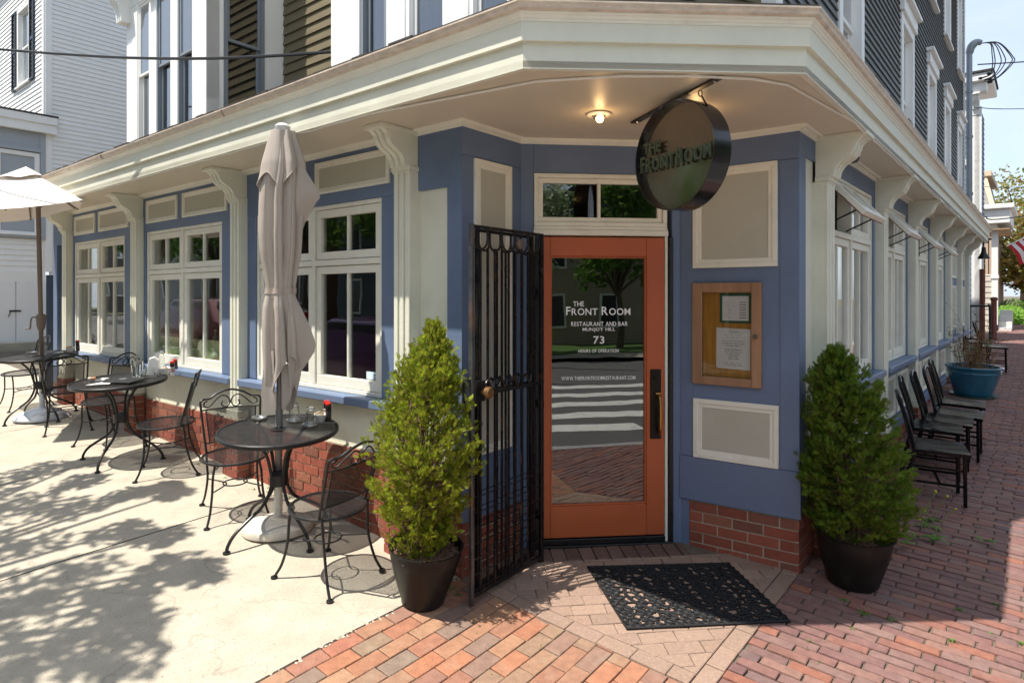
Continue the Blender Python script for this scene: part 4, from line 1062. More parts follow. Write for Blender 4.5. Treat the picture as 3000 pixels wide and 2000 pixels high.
coaster(0, -1.854, 4.696, 'empty metal ring coaster left of the closed umbrella pole', bars=False)
coaster(0, -1.586, 4.654, 'barred metal coaster under the upturned glass nearer the umbrella pole')
coaster(0, -1.433, 4.548, 'barred metal coaster under the upturned glass farther right')
tumbler(0, -1.583, 4.657, 'upturned glass tumbler just right of the umbrella pole')
tumbler(0, -1.430, 4.550, 'upturned glass tumbler in front of the sugar bowl')
bowl(0, -1.395, 4.66, 'small white bowl of sugar packets behind the upturned glass', [(.75,.70,.62), (.70,.38,.12), (.72,.62,.45)])
grinder(0, -1.372, 4.735, 'red-capped salt grinder with white salt beside the umbrella', ('salt', (.72,.71,.69)), ('white', (.35,.22,.2)))
grinder(0, -1.342, 4.680, 'red-capped pepper grinder in front of the salt grinder by the umbrella', ('pepper', (.045,.03,.025)), ('dark', (.06,.05,.05)))
p, tl = ontab(0, -1.30, 4.62, .003); t = small('table_knife', 'metal knife lying near the pepper grinder at the table edge', 'knife', p, tl, R(12))
m = MB(); m.box(WF, -.05, .04, -.006, .006, 0, .004); m.build('handle', CHROME, t); m = MB(); m.prism([(-.05,-.006,.001),(-.13,-.003,.001),(-.135,.004,.001),(-.05,.006,.001)], (0,0,.002)); m.build('blade', CHROME, t)
# middle table
p, tl = ontab(1, -3.97, 6.05, .001); t = small('cigarette_pack', 'small tan cardboard pack beside the ring ashtray', 'pack', p, tl, .5)
m = MB(); m.box(WF, -.03, .03, -.022, .022, 0, .022); m.build('carton', mat('tan_card', (.55,.26,.14), .6), t, bevel=.002); m = MB(); m.box(WF, -.0302, -.008, -.0222, .0222, .003, .0224); m.build('pale_end', mat('pale_card', (.72,.66,.58), .6), t)
p, tl = ontab(1, -3.85, 6.01, .001); t = small('ashtray', 'round metal ashtray between the tan pack and the menu folder', 'ashtray', p, tl)
m = MB(); m.lathe([(.035, .002), (.048, .016), (.052, .017), (.056, .010), (.054, 0), (.001, 0), (.001, .002)], 28, cap=False); m.build('dish', CHROME, t, smooth=True); m = MB(); m.tube([(.02, 0, .02), (.075, -.01, .022)], .004, 8); m.build('cigarette', mat('paper', (.8,.78,.74), .8), t)
NAP = mat('white_napkin', (.80,.79,.76), .9, bump=.2, bscale=200)
p, tl = ontab(1, -3.745, 5.86, .002); t = small('paper_napkin', 'white paper napkin partly under the menu folder', 'napkin', p, tl, R(20)); m = MB(); m.prism([(-.13,-.03,0),(.06,-.05,0),(.08,.08,0),(.0,.09,0)], (0,0,.003)); m.build('napkin_sheet', NAP, t)
p, tl = ontab(1, -3.60, 5.965, .006); t = small('menu_folder', 'black menu folder lying on the middle table', 'menu', p, tl, R(-12)); m = MB(); m.box(WF, -.15, .15, -.11, .11, 0, .012); m.build('cover', mat('black_leatherette', (.02,.02,.021), .4, bump=.1), t, bevel=.003); m = MB(); m.lathe([(.001, .0125), (.035, .0125)], 20, (-.05, .02, 0), cap=False); m.build('embossed_oval', mat('faded_grey_print', (.14,.14,.14), .5), t, fix=False)
tumbler(1, -3.600, 6.14, 'tall glass of ice water in front on the middle table', inv=False, h=.125, r0=.043, r1=.036, dz=.001, facets=0)
tumbler(1, -3.70, 6.36, 'clear glass behind the ice water on the middle table', inv=False, h=.12, r0=.038, r1=.033, dz=.001, facets=0)
tumbler(1, -3.56, 6.50, 'tallest clear glass behind the folded napkin', inv=False, h=.19, r0=.036, r1=.030, dz=.001, facets=0)
p, tl = ontab(1, -3.52, 6.28, .002); t = small('napkin_caddy', 'white folded napkin bundle with a pale knife sticking out', 'napkin', p, tl, R(10))
m = MB(); m.prism([(-.065,0,.0),(.05,0,.0),(.055,0,.13),(.02,0,.17),(-.03,0,.155),(-.05,0,.08)], (0, .035, .01)); m.build('folded_napkin', NAP, t, bevel=.004)
m = MB(); m.prism([(.0,.01,.14),(.085,.01,.205),(.09,.01,.222),(.07,.01,.222),(-.02,.01,.165)], (0, .008, 0)); m.build('knife_tip', NAP, t)
p, tl = ontab(1, -3.50, 6.19, .001); t = small('water_jug', 'squat round glass jar in front of the folded napkin', 'jar', p, tl); m = MB(); m.lathe([(.001,0),(.045,0),(.062,.02),(.064,.05),(.045,.075),(.042,.085),(.039,.085),(.042,.073),(.060,.05),(.058,.022),(.042,.005),(.001,.004)], 24, cap=False); m.build('glass_body', CLEAR, t, smooth=True)
bowl(1, -3.41, 6.30, 'white bowl of sugar packets beside the napkin bundle', [(.72,.42,.14), (.78,.74,.66), (.70,.55,.25)], r=.058, h=.06)
p, tl = ontab(1, -3.425, 6.17, .001); t = small('condiment_jar', 'small clear lidded jar in front of the sugar bowl', 'jar', p, tl); m = MB(); m.lathe([(.001,0),(.02,0),(.022,.03),(.018,.034)], 18); m.build('jar_body', CLEAR, t, smooth=True); m = MB(); m.lathe([(.021,.034),(.021,.046),(.001,.047)], 18, cap=False); m.build('lid', CHROME, t, smooth=True)
grinder(1, -3.345, 6.37, 'red-capped pepper grinder behind on the middle table', ('pepper', (.045,.03,.025)), ('dark', (.06,.05,.05)))
grinder(1, -3.305, 6.24, 'red-capped salt grinder in front on the middle table', ('salt', (.72,.71,.69)), ('white', (.35,.22,.2)))
# far table
coaster(2, -5.84, 7.79, 'metal ring coaster left of the open umbrella pole', bars=False)
coaster(2, -5.49, 7.75, 'metal ring coaster right of the open umbrella pole', bars=False)
bowl(2, -5.415, 7.85, 'bowl of yellow packets on the farthest table', [(.72,.60,.12), (.70,.66,.30), (.65,.52,.10)])
grinder(2, -5.345, 7.885, 'red-capped pepper grinder on the farthest table', ('pepper', (.045,.03,.025)), ('dark', (.06,.05,.05)))
# ---- potted evergreens
def leafmat(name, cols, rough=.65, tr=.25, spec=.25):
    m = mat(name, cols[0], rough, isl=cols, spec=spec)
    t = m.node_tree; N = t.nodes; L = t.links; b = N['Principled BSDF']; out = N['Material Output']
    tl = N.new('ShaderNodeBsdfTranslucent'); src = b.inputs['Base Color'].links[0].from_socket
    hs = N.new('ShaderNodeHueSaturation'); hs.inputs['Value'].default_value = 1.7; L.new(src, hs.inputs['Color']); L.new(hs.outputs[0], tl.inputs[0])
    mx = N.new('ShaderNodeMixShader'); mx.inputs[0].default_value = tr; L.new(b.outputs[0], mx.inputs[1]); L.new(tl.outputs[0], mx.inputs[2]); L.new(mx.outputs[0], out.inputs[0])
    return m
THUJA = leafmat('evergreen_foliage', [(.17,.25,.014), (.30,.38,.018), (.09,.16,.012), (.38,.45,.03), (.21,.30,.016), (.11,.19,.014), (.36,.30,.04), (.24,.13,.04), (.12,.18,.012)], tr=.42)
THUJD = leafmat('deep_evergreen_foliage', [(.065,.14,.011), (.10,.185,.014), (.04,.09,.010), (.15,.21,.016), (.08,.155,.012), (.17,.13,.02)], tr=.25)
TWIG = mat('brown_twig', (.16,.095,.055), .9, noise=.3, nscale=30)
def spray(m, p, d, sz):
    """one flat, forked, scaly frond"""
    d = d.normalized(); sd = d.cross(Vector((random.uniform(-1,1), random.uniform(-1,1), random.uniform(-1,1))))
    if sd.length < .1: return
    sd.normalize(); nr = d.cross(sd); vs = []; fs = []
    def fr(o, dd, L, w):
        k = len(vs); s_ = dd.cross(nr).normalized()
        vs.extend([o, o+dd*L*.4+s_*w, o+dd*L, o+dd*L*.4-s_*w]); fs.append((k, k+1, k+2, k+3))
    fr(p, d, sz, sz*.07)
    nb = 4
    for i in range(nb):
        t = .12+.7*i/nb
        for sg in (-1, 1):
            dd = (d*.75+sd*sg*.65+nr*random.uniform(-.15, .15)).normalized(); L = sz*(.50-.28*abs(t-.35))*random.uniform(.7, 1.1)
            o = p+d*sz*t; fr(o, dd, L, L*.11)
            d3 = (dd+d*.5).normalized(); fr(o+dd*L*.4, (dd*.6+sd*sg*.5-d*.1).normalized(), L*.5, L*.09); fr(o+dd*L*.35, d3, L*.5, L*.09)
    m.add(vs, fs)
def thuja(name, label, base, env, lean, n, sz, mt, seed, stems=9, asym=None, hole=None):
    random.seed(seed)
    t = thing(name, label, 'shrub', base, 0, 'potted evergreens beside the entrance')
    H_ = env[-1][0]; m = MB(); st_ = MB()
    def ax(z): return Vector((lean[0]*z/H_, lean[1]*z/H_, z))
    leaders = []
    for k in range(stems):
        a = 6.283*k/stems+random.uniform(-.3, .3); top = H_*(.62+.36*random.random()) if k else H_*.97; r = interp(env, top*.6)*random.uniform(.15, .5)*(0 if k == 0 else 1)
        P = smooth_path([Vector((math.cos(a)*.025, math.sin(a)*.025, -.03)), ax(top*.4)+Vector((math.cos(a)*r, math.sin(a)*r, 0)), ax(top)+Vector((math.cos(a)*r*.7, math.sin(a)*r*.7, 0))], 7)
        leaders.append((P, a)); st_.tube(P, [.010-.0075*i/len(P) for i in range(len(P))], 5)
    nb = 420; per = n//nb
    for k in range(nb):
        P, a0 = random.choice(leaders); z = min(H_*.97, H_*random.random()**1.05)
        i0 = min(range(len(P)), key=lambda i: abs(P[i].z-z*.82)); b0 = P[i0]
        a = random.uniform(0, 6.283); r = interp(env, z)*(1+(asym(a) if asym else 0))*random.uniform(.72, 1.16)
        if hole and hole(z, a, random.random()): continue
        if z > H_*.93: r *= .6
        tip = ax(z)+Vector((math.cos(a)*r, math.sin(a)*r, random.uniform(.0, .06)))
        midp = b0.lerp(tip, .55)-Vector((0, 0, .03+.04*random.random()))
        Q = smooth_path([b0, midp, tip], 5); st_.tube(Q, [.0032-.0022*i/len(Q) for i in range(len(Q))], 4)
        for q in range(per):
            t_ = random.uniform(.38, 1)**.8; j = t_*(len(Q)-1); j0 = min(int(j), len(Q)-2); p = Q[j0].lerp(Q[j0+1], j-j0); dr = (Q[j0+1]-Q[j0]).normalized()
            d = dr+Vector((random.gauss(0,.5), random.gauss(0,.5), random.gauss(.35,.4))); spray(m, p+Vector((random.gauss(0,.012), random.gauss(0,.012), random.gauss(0,.012))), d, sz*random.uniform(.55, 1.3))
    for k in range(n//6):          # fill near the leaders
        P, a0 = random.choice(leaders); p = random.choice(P[3:]); r = interp(env, p.z)*.5; a = random.uniform(0, 6.283)
        if hole and hole(p.z, a, random.random()): continue
        spray(m, p+Vector((math.cos(a)*r*random.random(), math.sin(a)*r*random.random(), random.uniform(-.03, .05))), Vector((math.cos(a), math.sin(a), random.uniform(.4, 1.6))), sz)
    m.build('foliage', mt, t, fix=False)
    st_.build('stem', TWIG, t, fix=False)
    return t
POTM = mat('black_plastic_pot', (.010,.0095,.009), .40, noise=.3, nscale=6, spec=.35, dirt=((.06,.055,.05),.2,14))
SOIL = mat('bark_mulch', (.13,.07,.04), .95, noise=.5, nscale=40, bump=.9, bscale=80)
def pot(label, x, y, rb, rt, h, group='black plastic plant pots'):
    t = thing('plant_pot', label, 'plant pot', (x, y, gz(x, y)), 0, group, tilt=tiltat(x, y))
    m = MB(); m.lathe([(.001, .0), (rb*.9, 0), (rb, .012), (rb*1.02, .03), (rb+(rt-rb)*.62, h*.55), (rt*.95, h*.80), (rt*.965, h*.86), (rt*.98, h*.965), (rt*1.02, h*.975), (rt*1.03, h), (rt*.975, h), (rt*.93, h*.88), (rt*.90, h*.80)], 56, cap=False); m.build('pot_body', POTM, t, smooth=True)
    m = MB(); n = 36; vs = [(0, 0, h*.90)]; fs = []
    for i in range(1, 9):
        for j in range(n): vs.append((rt*.93*i/8*math.cos(2*math.pi*j/n), rt*.93*i/8*math.sin(2*math.pi*j/n), h*.86+random.uniform(-.008, .012)))
    for j in range(n): fs.append((0, 1+j, 1+(j+1)%n))
    for i in range(7):
        for j in range(n): fs.append((1+i*n+j, 1+(i+1)*n+j, 1+(i+1)*n+(j+1)%n, 1+i*n+(j+1)%n))
    m.add(vs, fs)
    so = m.build('soil', SOIL, t, fix=False); m = MB()
    for k in range(260):
        a = random.uniform(0, 6.28); r = rt*.9*math.sqrt(random.random()); z = h*.885; L_ = random.uniform(.008, .022); b = random.uniform(0, 3.14); tx_ = random.uniform(-.5, .5)
        Fk = Fr((math.cos(a)*r, math.sin(a)*r, z), (math.cos(b), math.sin(b), tx_), (-math.sin(b), math.cos(b), 0), (0, 0, 1)); m.box(Fk, -L_, L_, -.003, .003, -.002, .003)
    m.build('bark_chip', mat('bark_chips', (.17,.09,.05), .9, isl=[(.20,.11,.06),(.11,.06,.035),(.26,.16,.10)]), t, fix=False)['kind'] = 'stuff'
    return t
pot('black plastic pot left of the iron gate, half in sun', -.523, 3.745, .125, .212, .345)
env1 = [(0, .14), (.10, .22), (.22, .28), (.38, .325), (.55, .34), (.72, .315), (.88, .26), (1.0, .20), (1.12, .135), (1.20, .08), (1.31, .03)]
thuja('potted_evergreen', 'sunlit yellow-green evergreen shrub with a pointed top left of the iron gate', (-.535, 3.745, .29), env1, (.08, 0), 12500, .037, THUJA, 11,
      asym=lambda a: -.12*max(0, math.cos(a)), hole=lambda z, a, r: (z < .40 and r < .45 and math.sin(a) < .3) or r < .04)
pot('black plastic pot at the right corner of the blue wall, in shade', 2.145, 4.035, .15, .225, .335)
env2 = [(0, .19), (.10, .27), (.25, .305), (.42, .30), (.60, .26), (.78, .21), (.92, .185), (1.02, .14), (1.09, .09), (1.17, .03)]
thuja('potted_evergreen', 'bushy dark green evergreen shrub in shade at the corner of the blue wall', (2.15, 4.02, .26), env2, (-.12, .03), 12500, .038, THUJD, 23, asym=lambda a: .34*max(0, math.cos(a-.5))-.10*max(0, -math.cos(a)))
m = None
random.seed(5)
# ---- black rubber mat
t = thing('door_mat', 'black rubber scroll-pattern door mat lying askew before the orange door', 'door mat', (1.03, 3.90, gz(1.03, 3.90)+.004), 0, None)
mc = [Vector((.498, 4.21)), Vector((1.437, 4.26)), Vector((1.562, 3.595)), Vector((.633, 3.525))]
RUB = mat('black_rubber', (.014,.014,.015), .62, noise=.2, nscale=20, spec=.3)
def mp_(u, v):      # u,v in 0..1 -> local mat point
    a = mc[3].lerp(mc[2], u); b = mc[0].lerp(mc[1], u); p = a.lerp(b, v); return Vector((p.x-1.03, p.y-3.90, gz(p.x, p.y)-gz(1.03, 3.90)))
def mtube(m, uv, r, n=6, closed=False): m.tube([mp_(*q)+Vector((0,0,r*.6)) for q in uv], r, n, closed=closed)
m = MB(); Wm, Hm = .94, .68
for e, r in ((0.0, .007), (.018, .005)):
    eu = e*Hm/Wm; mtube(m, [(eu, e), (1-eu, e), (1-eu, 1-e), (eu, 1-e)], r, 6, closed=True)
m.build('mat_border', RUB, t, smooth=True)
m = MB()
def ell(cu, cv, a, b, k=40): return [(cu+a*math.cos(2*math.pi*i/k), cv+b*math.sin(2*math.pi*i/k)) for i in range(k)]
mtube(m, ell(.5, .5, .36, .335), .0055, 6, True); mtube(m, ell(.5, .5, .375, .352), .004, 6, True); m.build('oval_ring', RUB, t, smooth=True)
m = MB()
def spiral(cu, cv, r, a0, turns, sg):
    return [(cu+(r*(1-.72*i/22))*math.cos(a0+sg*turns*2*math.pi*i/22)*Hm/Wm, cv+(r*(1-.72*i/22))*math.sin(a0+sg*turns*2*math.pi*i/22)) for i in range(23)]
for iu in range(17):
    for iv in range(12):
        u = (iu+.5)/17; v = (iv+.5)/12
        d = ((u-.5)/.368)**2+((v-.5)/.343)**2
        if .86 < d < 1.16: continue
        rr = .040*random.uniform(.9, 1.1); sg = 1 if (iu+iv) % 2 else -1
        mtube(m, spiral(u, v, rr, random.uniform(0, 6.28), 1.15, sg), .0062, 5)
        if iu % 2 == 0: mtube(m, ell(u+.5/17, v+.5/12,   .012, .017, 10), .005, 5, True)
sc_ = m.build('scroll_lattice', RUB, t, smooth=True)
m = MB()
for iv in range(12):
    for iu in range(17):
        u = (iu+.5)/17; v = (iv+.5)/12
        if iu < 16: mtube(m, [(u, v), (u+1/17, v+(.3/12)*math.sin(iu*2.1+iv))], .0055, 5)
        if iv < 11: mtube(m, [(u, v), (u+(.3/17)*math.sin(iv*1.7+iu), v+1/12)], .0055, 5)
m.build('lattice_web', RUB, t)
# ---- folding gate
def gate_leaf(F, Wd, z0, z1, parent, knob=False, nb=10):
    m = MB(); m.box(F, -.012, .012, -.014, .014, z0, z1+.006); m.build('gate_stile', EDGEM if knob else GATEM, parent, bevel=.003)
    m = MB(); m.box(F, Wd-.014, Wd+.014, -.014, .014, z0, z1); m.box(F, .012, Wd-.014, -.012, .012, z1-.018, z1); m.box(F, .012, Wd-.014, -.010, .010, z0+.04, z0+.065); m.build('gate_frame', GATEM, parent, bevel=.002)
    m = MB()
    for k in range(1, nb):
        x = .012+(Wd-.026)*k/nb
        m.box(F, x-.0075, x+.0075, -.0045, .0045, z0+.05, z1-.13 if True else z1)
    m.build('gate_bars', GATEM, parent)
    m = MB(); ns = 5; sw_ = (Wd-.026)/ns
    for k in range(ns):
        cx = .012+sw_*(k+.5); r = sw_/2-.003
        m.tube([F.p(cx+r*math.cos(math.pi+math.pi*i/12), 0, z1-.045+1.0*r*math.sin(math.pi+math.pi*i/12)-.03) for i in range(13)], .007, 6)
        m.tube([F.p(cx-r, 0, z1-.075), F.p(cx-r, 0, z1-.01)], .006, 6); m.tube([F.p(cx+r, 0, z1-.075), F.p(cx+r, 0, z1-.01)], .006, 6)
    m.build('scalloped_rail', GATEM, parent, smooth=True)
    zm = 1.235; m = MB()
    for k in range(4):
        cx = .10+(Wd-.2)*(k+.5)/4
        m.tube(smooth_path([F.p(cx-.06, 0, zm-.02), F.p(cx-.02, .008, zm+.03), F.p(cx+.02, .008, zm-.03), F.p(cx+.05, 0, zm+.02)], 4), .008, 6)
    m.box(F, .012, Wd-.014, -.008, .008, zm-.055, zm-.035)
    m.build('middle_scroll', GATEM, parent, smooth=True)
    m = MB()
    for j in range(7):
        z = z0+.08+j*.090
        m.box(F, .012, Wd-.014, .0065, .0095, z, z+.006)
    m.build('cross_slats', GATEM, parent)
gt = thing('folding_gate', 'open black iron folding security gate with scalloped top beside the door', 'gate', (-.02, 4.0, 0), world=True)
Fv = Vector((-.236, 3.725)); Hv = Vector((.195, 4.298)); d_ = (Hv-Fv).normalized()
G1 = hfr((Fv.x, Fv.y), (d_.x, d_.y), (d_.y, -d_.x)); Wd = (Hv-Fv).length
gate_leaf(G1, Wd, -.03, 2.187, gt, knob=True)
H2 = Vector((.13, 4.33)); F2 = Vector((-.21, 3.86)); d2 = (H2-F2).normalized(); G2 = hfr((F2.x, F2.y), (d2.x, d2.y), (d2.y, -d2.x))
gate_leaf(G2, (H2-F2).length, -.03, 2.175, gt, nb=6)
for z in (.25, 1.0, 1.75): m = MB(); m.tube([G1.p(Wd, 0, z), G1.p(Wd, 0, z+.09)], .014, 8); m.box(G1, Wd, Wd+.035, -.06, 0, z+.02, z+.07); m.build('hinge', GATEM, gt)
m = MB(); m.tube(smooth_path([G1.p(-.01, -.0, 1.28), G1.p(-.05, 0, 1.28), G1.p(-.066, 0, 1.26), G1.p(-.066, 0, 1.17), G1.p(-.05, 0, 1.15), G1.p(-.01, 0, 1.145)], 4), .006, 8); m.build('pull_handle', GATEM, gt, smooth=True)
m = MB(); m.box(G1, .012, .11, -.02, .02, 1.15, 1.27); m.build('lock_box', GATEM, gt, bevel=.004)
m = MB(); kc = G1.p(.075, .02, 1.205); m.lathe([(.014, 0), (.014, .03), (.034, .034), (.036, .055), (.028, .066), (.001, .068)], 20, kc, (G1.x, G1.z, G1.y), cap=False); m.build('lock_knob', mat('tarnished_knob', (.24,.13,.05), .45, metal=.6, noise=.5, nscale=16), gt, smooth=True)
m = MB(); kc = G1.p(Wd*.62, .012, 2.10); m.lathe([(.03, 0), (.032, .02), (.024, .026), (.001, .027)], 18, kc, (G1.x, G1.z, G1.y), cap=False); m.build('round_latch', mat('rusty_latch', (.20,.16,.13), .5, metal=.5, noise=.5, nscale=16), gt, smooth=True)
# ---- round hanging sign
sgc = Vector((.907, 3.45, 2.522)); sd_ = Vector((.50, -.866, 0)).normalized(); sn = Vector((-.866, -.50, 0)).normalized()
SG = Fr(sgc, sd_, sn)                    # x along disc (to the viewer's right), y = lettered face outward
sg = thing('round_hanging_sign', 'round black drum sign lettered THE FRONT ROOM hanging from the porch ceiling', 'sign', (.907, 3.45, 2.8), world=True)
SBK = mat('gloss_black_sign', (.010,.010,.012), .22, spec=.6, noise=.2, nscale=8, coat=.3)
SF = mat('dark_mirror_sign_face', (.27,.235,.19), .13, metal=.9, noise=.1, nscale=4)
RD = .292; HT2 = .062
m = MB(); m.lathe([(RD-.006, HT2-.002), (RD, HT2), (RD, -HT2), (RD-.006, -HT2+.002), (RD-.006, HT2-.002)], 72, sgc, (sd_, Vector((0,0,1)), sn), cap=False); m.build('sign_rim', SBK, sg, smooth=True)
for k, nm in ((.022, 'sign_face'), (-.028, 'sign_face')):
    m = MB(); m.lathe([(.001, k), (RD-.004, k)], 64, sgc, (sd_, Vector((0,0,1)), sn), cap=False); m.build(nm, SF, sg, fix=False)
LET = mat('dark_green_letters', (.07,.10,.06), .5, noise=.2)
def sgtext(runs, a0, a1, z0, z1):
    m = MB(); text_into(m, SG, runs, a0, a1, z0, z1, .040, th=.012); m.build('raised_lettering', LET, sg)
sgtext([('THE', 1)], -.235, -.105, .045, .105)
sgtext([('F', 1.2), ('RONT', 1), (' ', .3), ('R', 1.2), ('OOM', 1)], -.262, .262, -.055, .035)
m = MB(); m.tube([SG.p(-.262, 0, -.045), SG.p(.262, 0, -.045)], .004, 6); m.build('lettering_rail', SBK, sg)
b0 = Vector((.765, 4.03, 2.860)); b1 = Vector((1.037, 3.185, 2.860)); bd_ = (b1-b0).normalized(); BF = Fr(b0, bd_, Vector((0,0,1)).cross(bd_))
m = MB(); m.box(BF, 0, (b1-b0).length, -.022, .022, -.008, .004); br = m.build('mounting_bar', BLACK, sg, bevel=.002)
for s_ in (.05, .32, .60, .84):
    m = MB(); m.sphere(BF.p(s_, 0, -.010), .007, 6); m.build('bolt', CHROME, br)
for sx in (-1, 1):
    tp_ = SG.p(sx*.19, 0, math.sqrt(RD**2-.19**2)); bt = BF.p(.30 if sx < 0 else .70, 0, -.008)
    m = MB(); m.tube([tp_, tp_.lerp(bt, .6)], .0045, 6); c0 = tp_.lerp(bt, .78)
    m.tube([c0+Vector((.010*math.cos(a), 0, .016*math.sin(a))) for a in [k*math.pi/6 for k in range(12)]], .003, 5, closed=True); m.build('hook', BLACK, sg, smooth=True)
# ---- ceiling lights
LAMPG = mat('lamp_glow', (.9,.6,.3), .3, emit=((1.0,.55,.18), 9))
for x, y, lab in ((.522, 3.857, 'small round recessed eyeball light glowing warm left of the round sign'), (1.085, 3.80, 'small round recessed eyeball light hidden behind the round sign')):
    t = thing('ceiling_light', lab, 'ceiling light', (x, y, 2.867), 0, 'recessed lights in the porch ceiling')
    m = MB(); m.lathe([(.045, 0), (.072, -.002), (.074, -.008), (.066, -.013), (.046, -.015), (.044, -.004)], 32, cap=False); m.build('trim_ring', mat('white_light_trim', (.75,.70,.62), .4), t, smooth=True)
    m = MB(); m.sphere((0, 0, -.012), .036, 10); m.build('eyeball', CHROME, t, smooth=True)
    m = MB(); m.lathe([(.024, 0), (.022, .010), (.001, .014)], 20, (.004, -.020, -.035), (Vector((1,0,0)), Vector((0,.6,-.8)), Vector((0,-.8,-.6))), cap=False); m.build('bulb', LAMPG, t, smooth=True)
    l = bpy.data.lights.new('lamp', 'POINT'); l.energy = .5; l.color = (1, .62, .28); l.shadow_soft_size = .03
    lo = bpy.data.objects.new('bulb_light', l); COL.objects.link(lo); lo.parent = t; lo.location = (.0, -.03, -.085)
# ---- menu case
mcs = thing('menu_display_case', 'wooden glass-fronted menu case set in the blue wall right of the door', 'display case', (1.45, 4.3, 1.15), world=True)
WOOD = mat('cedar_wood', (.33,.18,.10), .55, noise=.3, nscale=8, stretch=(1,1,.12), bump=.1, bscale=60)
WOODI = mat('golden_stained_wood', (.50,.24,.035), .4, noise=.35, nscale=9, stretch=(6,6,.5))
m = MB(); m.box(RS, .099, .567, .001, .004, 1.156, 1.861); m.build('back_board', WOODI, mcs)
m = MB(); m.box(RS, .099, .169, .004, .034, 1.156, 1.861); m.box(RS, .504, .567, .004, .034, 1.156, 1.861); m.box(RS, .1695, .5035, .004, .0335, 1.795, 1.861); m.box(RS, .1695, .5035, .004, .0335, 1.156, 1.212); m.build('case_door_frame', WOOD, mcs, bevel=.003)
m = MB(); m.box(RS, .167, .506, .022, .025, 1.21, 1.797); m.build('case_glass', CGLASS, mcs)
m = MB(); m.lathe([(.011, 0), (.016, .008), (.016, .016), (.010, .022), (.001, .023)], 16, RS.p(.534, .034, 1.50), (RS.x, RS.z, RS.y), cap=False); m.build('wooden_knob', mat('dark_knob', (.12,.09,.07), .5), mcs, smooth=True)
PAPER = mat('white_paper', (.74,.74,.75), .8, noise=.03)
PRN = mat('grey_print', (.07,.07,.09), .8)
ms = thing('hours_notice', 'white printed list on a green mat in the upper half of the menu case', 'notice', (1.5, 4.25, 1.6), world=True)
m = MB(); m.box(RS, .286, .500, .0045, .007, 1.585, 1.790); m.build('green_mount', mat('green_card', (.03,.10,.05), .6), ms); m = MB(); m.box(RS, .304, .481, .0073, .008, 1.602, 1.770); pp = m.build('paper_sheet', PAPER, ms)
m = MB(); 
for k in range(7):
    z = 1.725-k*.0175; text_into(m, RS, [(['SUNDAY','MONDAY','TUESDAY','WEDNESDAY','THURSDAY','FRIDAY','SATURDAY'][k], 1)], .325, .325+.005*len(['SUNDAY','MONDAY','TUESDAY','WEDNESDAY','THURSDAY','FRIDAY','SATURDAY'][k]), z, z+.0045, .0085); m.box(RS, .420, .462, .0082, .0086, z, z+.004); m.box(RS, .322, .465, .0082, .0084, z-.006, z-.0055)
m.build('print', PRN, pp, fix=False)
ms = thing('menu_notice', 'white sheet with an oval crest and printed lines low in the menu case', 'notice', (1.5, 4.25, 1.4), world=True)
m = MB(); m.prism([RS.p(.262, .006, 1.272), RS.p(.490, .0065, 1.268), RS.p(.494, .0065, 1.545), RS.p(.264, .006, 1.552)], RS.y*.001); pp = m.build('paper_sheet', PAPER, ms)
m = MB(); cc = (.378, 1.508)
m.tube([RS.p(cc[0]+.053*math.cos(a), .0078, cc[1]+.027*math.sin(a)) for a in [k*math.pi/16 for k in range(32)]], .0008, 4, closed=True)
text_into(m, RS, [('THE FRONT ROOM', 1)], .350, .406, 1.519, 1.526, .0078)
text_into(m, RS, [('PORTLAND', 1)], .333, .364, 1.503, 1.509, .0078); text_into(m, RS, [('MAINE', 1)], .392, .420, 1.503, 1.509, .0078)
m.tube([RS.p(cc[0]+.012*math.cos(a), .0078, cc[1]-.004+.011*math.sin(a)) for a in [k*math.pi/10 for k in range(3, 18)]], .0009, 4)
LN = ['JOIN US FOR FRESH MAINE', 'OYSTERS ON THE 1/2 SHELL', 'AVAILABLE NIGHTLY', None, 'OYSTER WEDNESDAYS!', '$1 OYSTERS ON THE', '1/2 SHELL EVERY', 'HAPPY HOUR', '4PM TO 6PM']
z = 1.456
for s_ in LN:
    if s_: L_ = len(s_)*.0066; text_into(m, RS, [(s_, 1)], .378-L_/2, .378+L_/2, z, z+.0085, .0078)
    z -= .0155 if s_ else .010
for k in range(3): m.tube(smooth_path([RS.p(.320+k*.042+q[0], .0078, 1.300+q[1]) for q in ((0,.010),(.012,.014),(.022,.002),(.034,-.004),(.018,-.006),(.004,.0),(.004,.012))], 4), .0008, 4)
m.build('print', PRN, pp, fix=False)
# ---- security camera
sc = thing('dome_camera', 'small white and black dome security camera behind the first side-street bracket', 'security camera', tuple(B.p(.93, .1, 2.86)), world=True)
cc = B.p(.93, .12, 0)
m = MB(); m.box(B, .90, .96, .0, .08, 2.80, 2.84); m.lathe([(.05, 2.80), (.056, 2.845), (.05, 2.86), (.01, 2.862)], 24, (cc.x, cc.y, 0)); m.build('housing', mat('camera_white', (.7,.68,.62), .4), sc, smooth=True)
m = MB(); m.lathe([(.048, 2.80), (.046, 2.782), (.034, 2.765), (.001, 2.757)], 24, (cc.x, cc.y, 0), cap=False); m.build('dome', mat('smoked_dome', (.02,.015,.012), .1, spec=.8), sc, smooth=True)
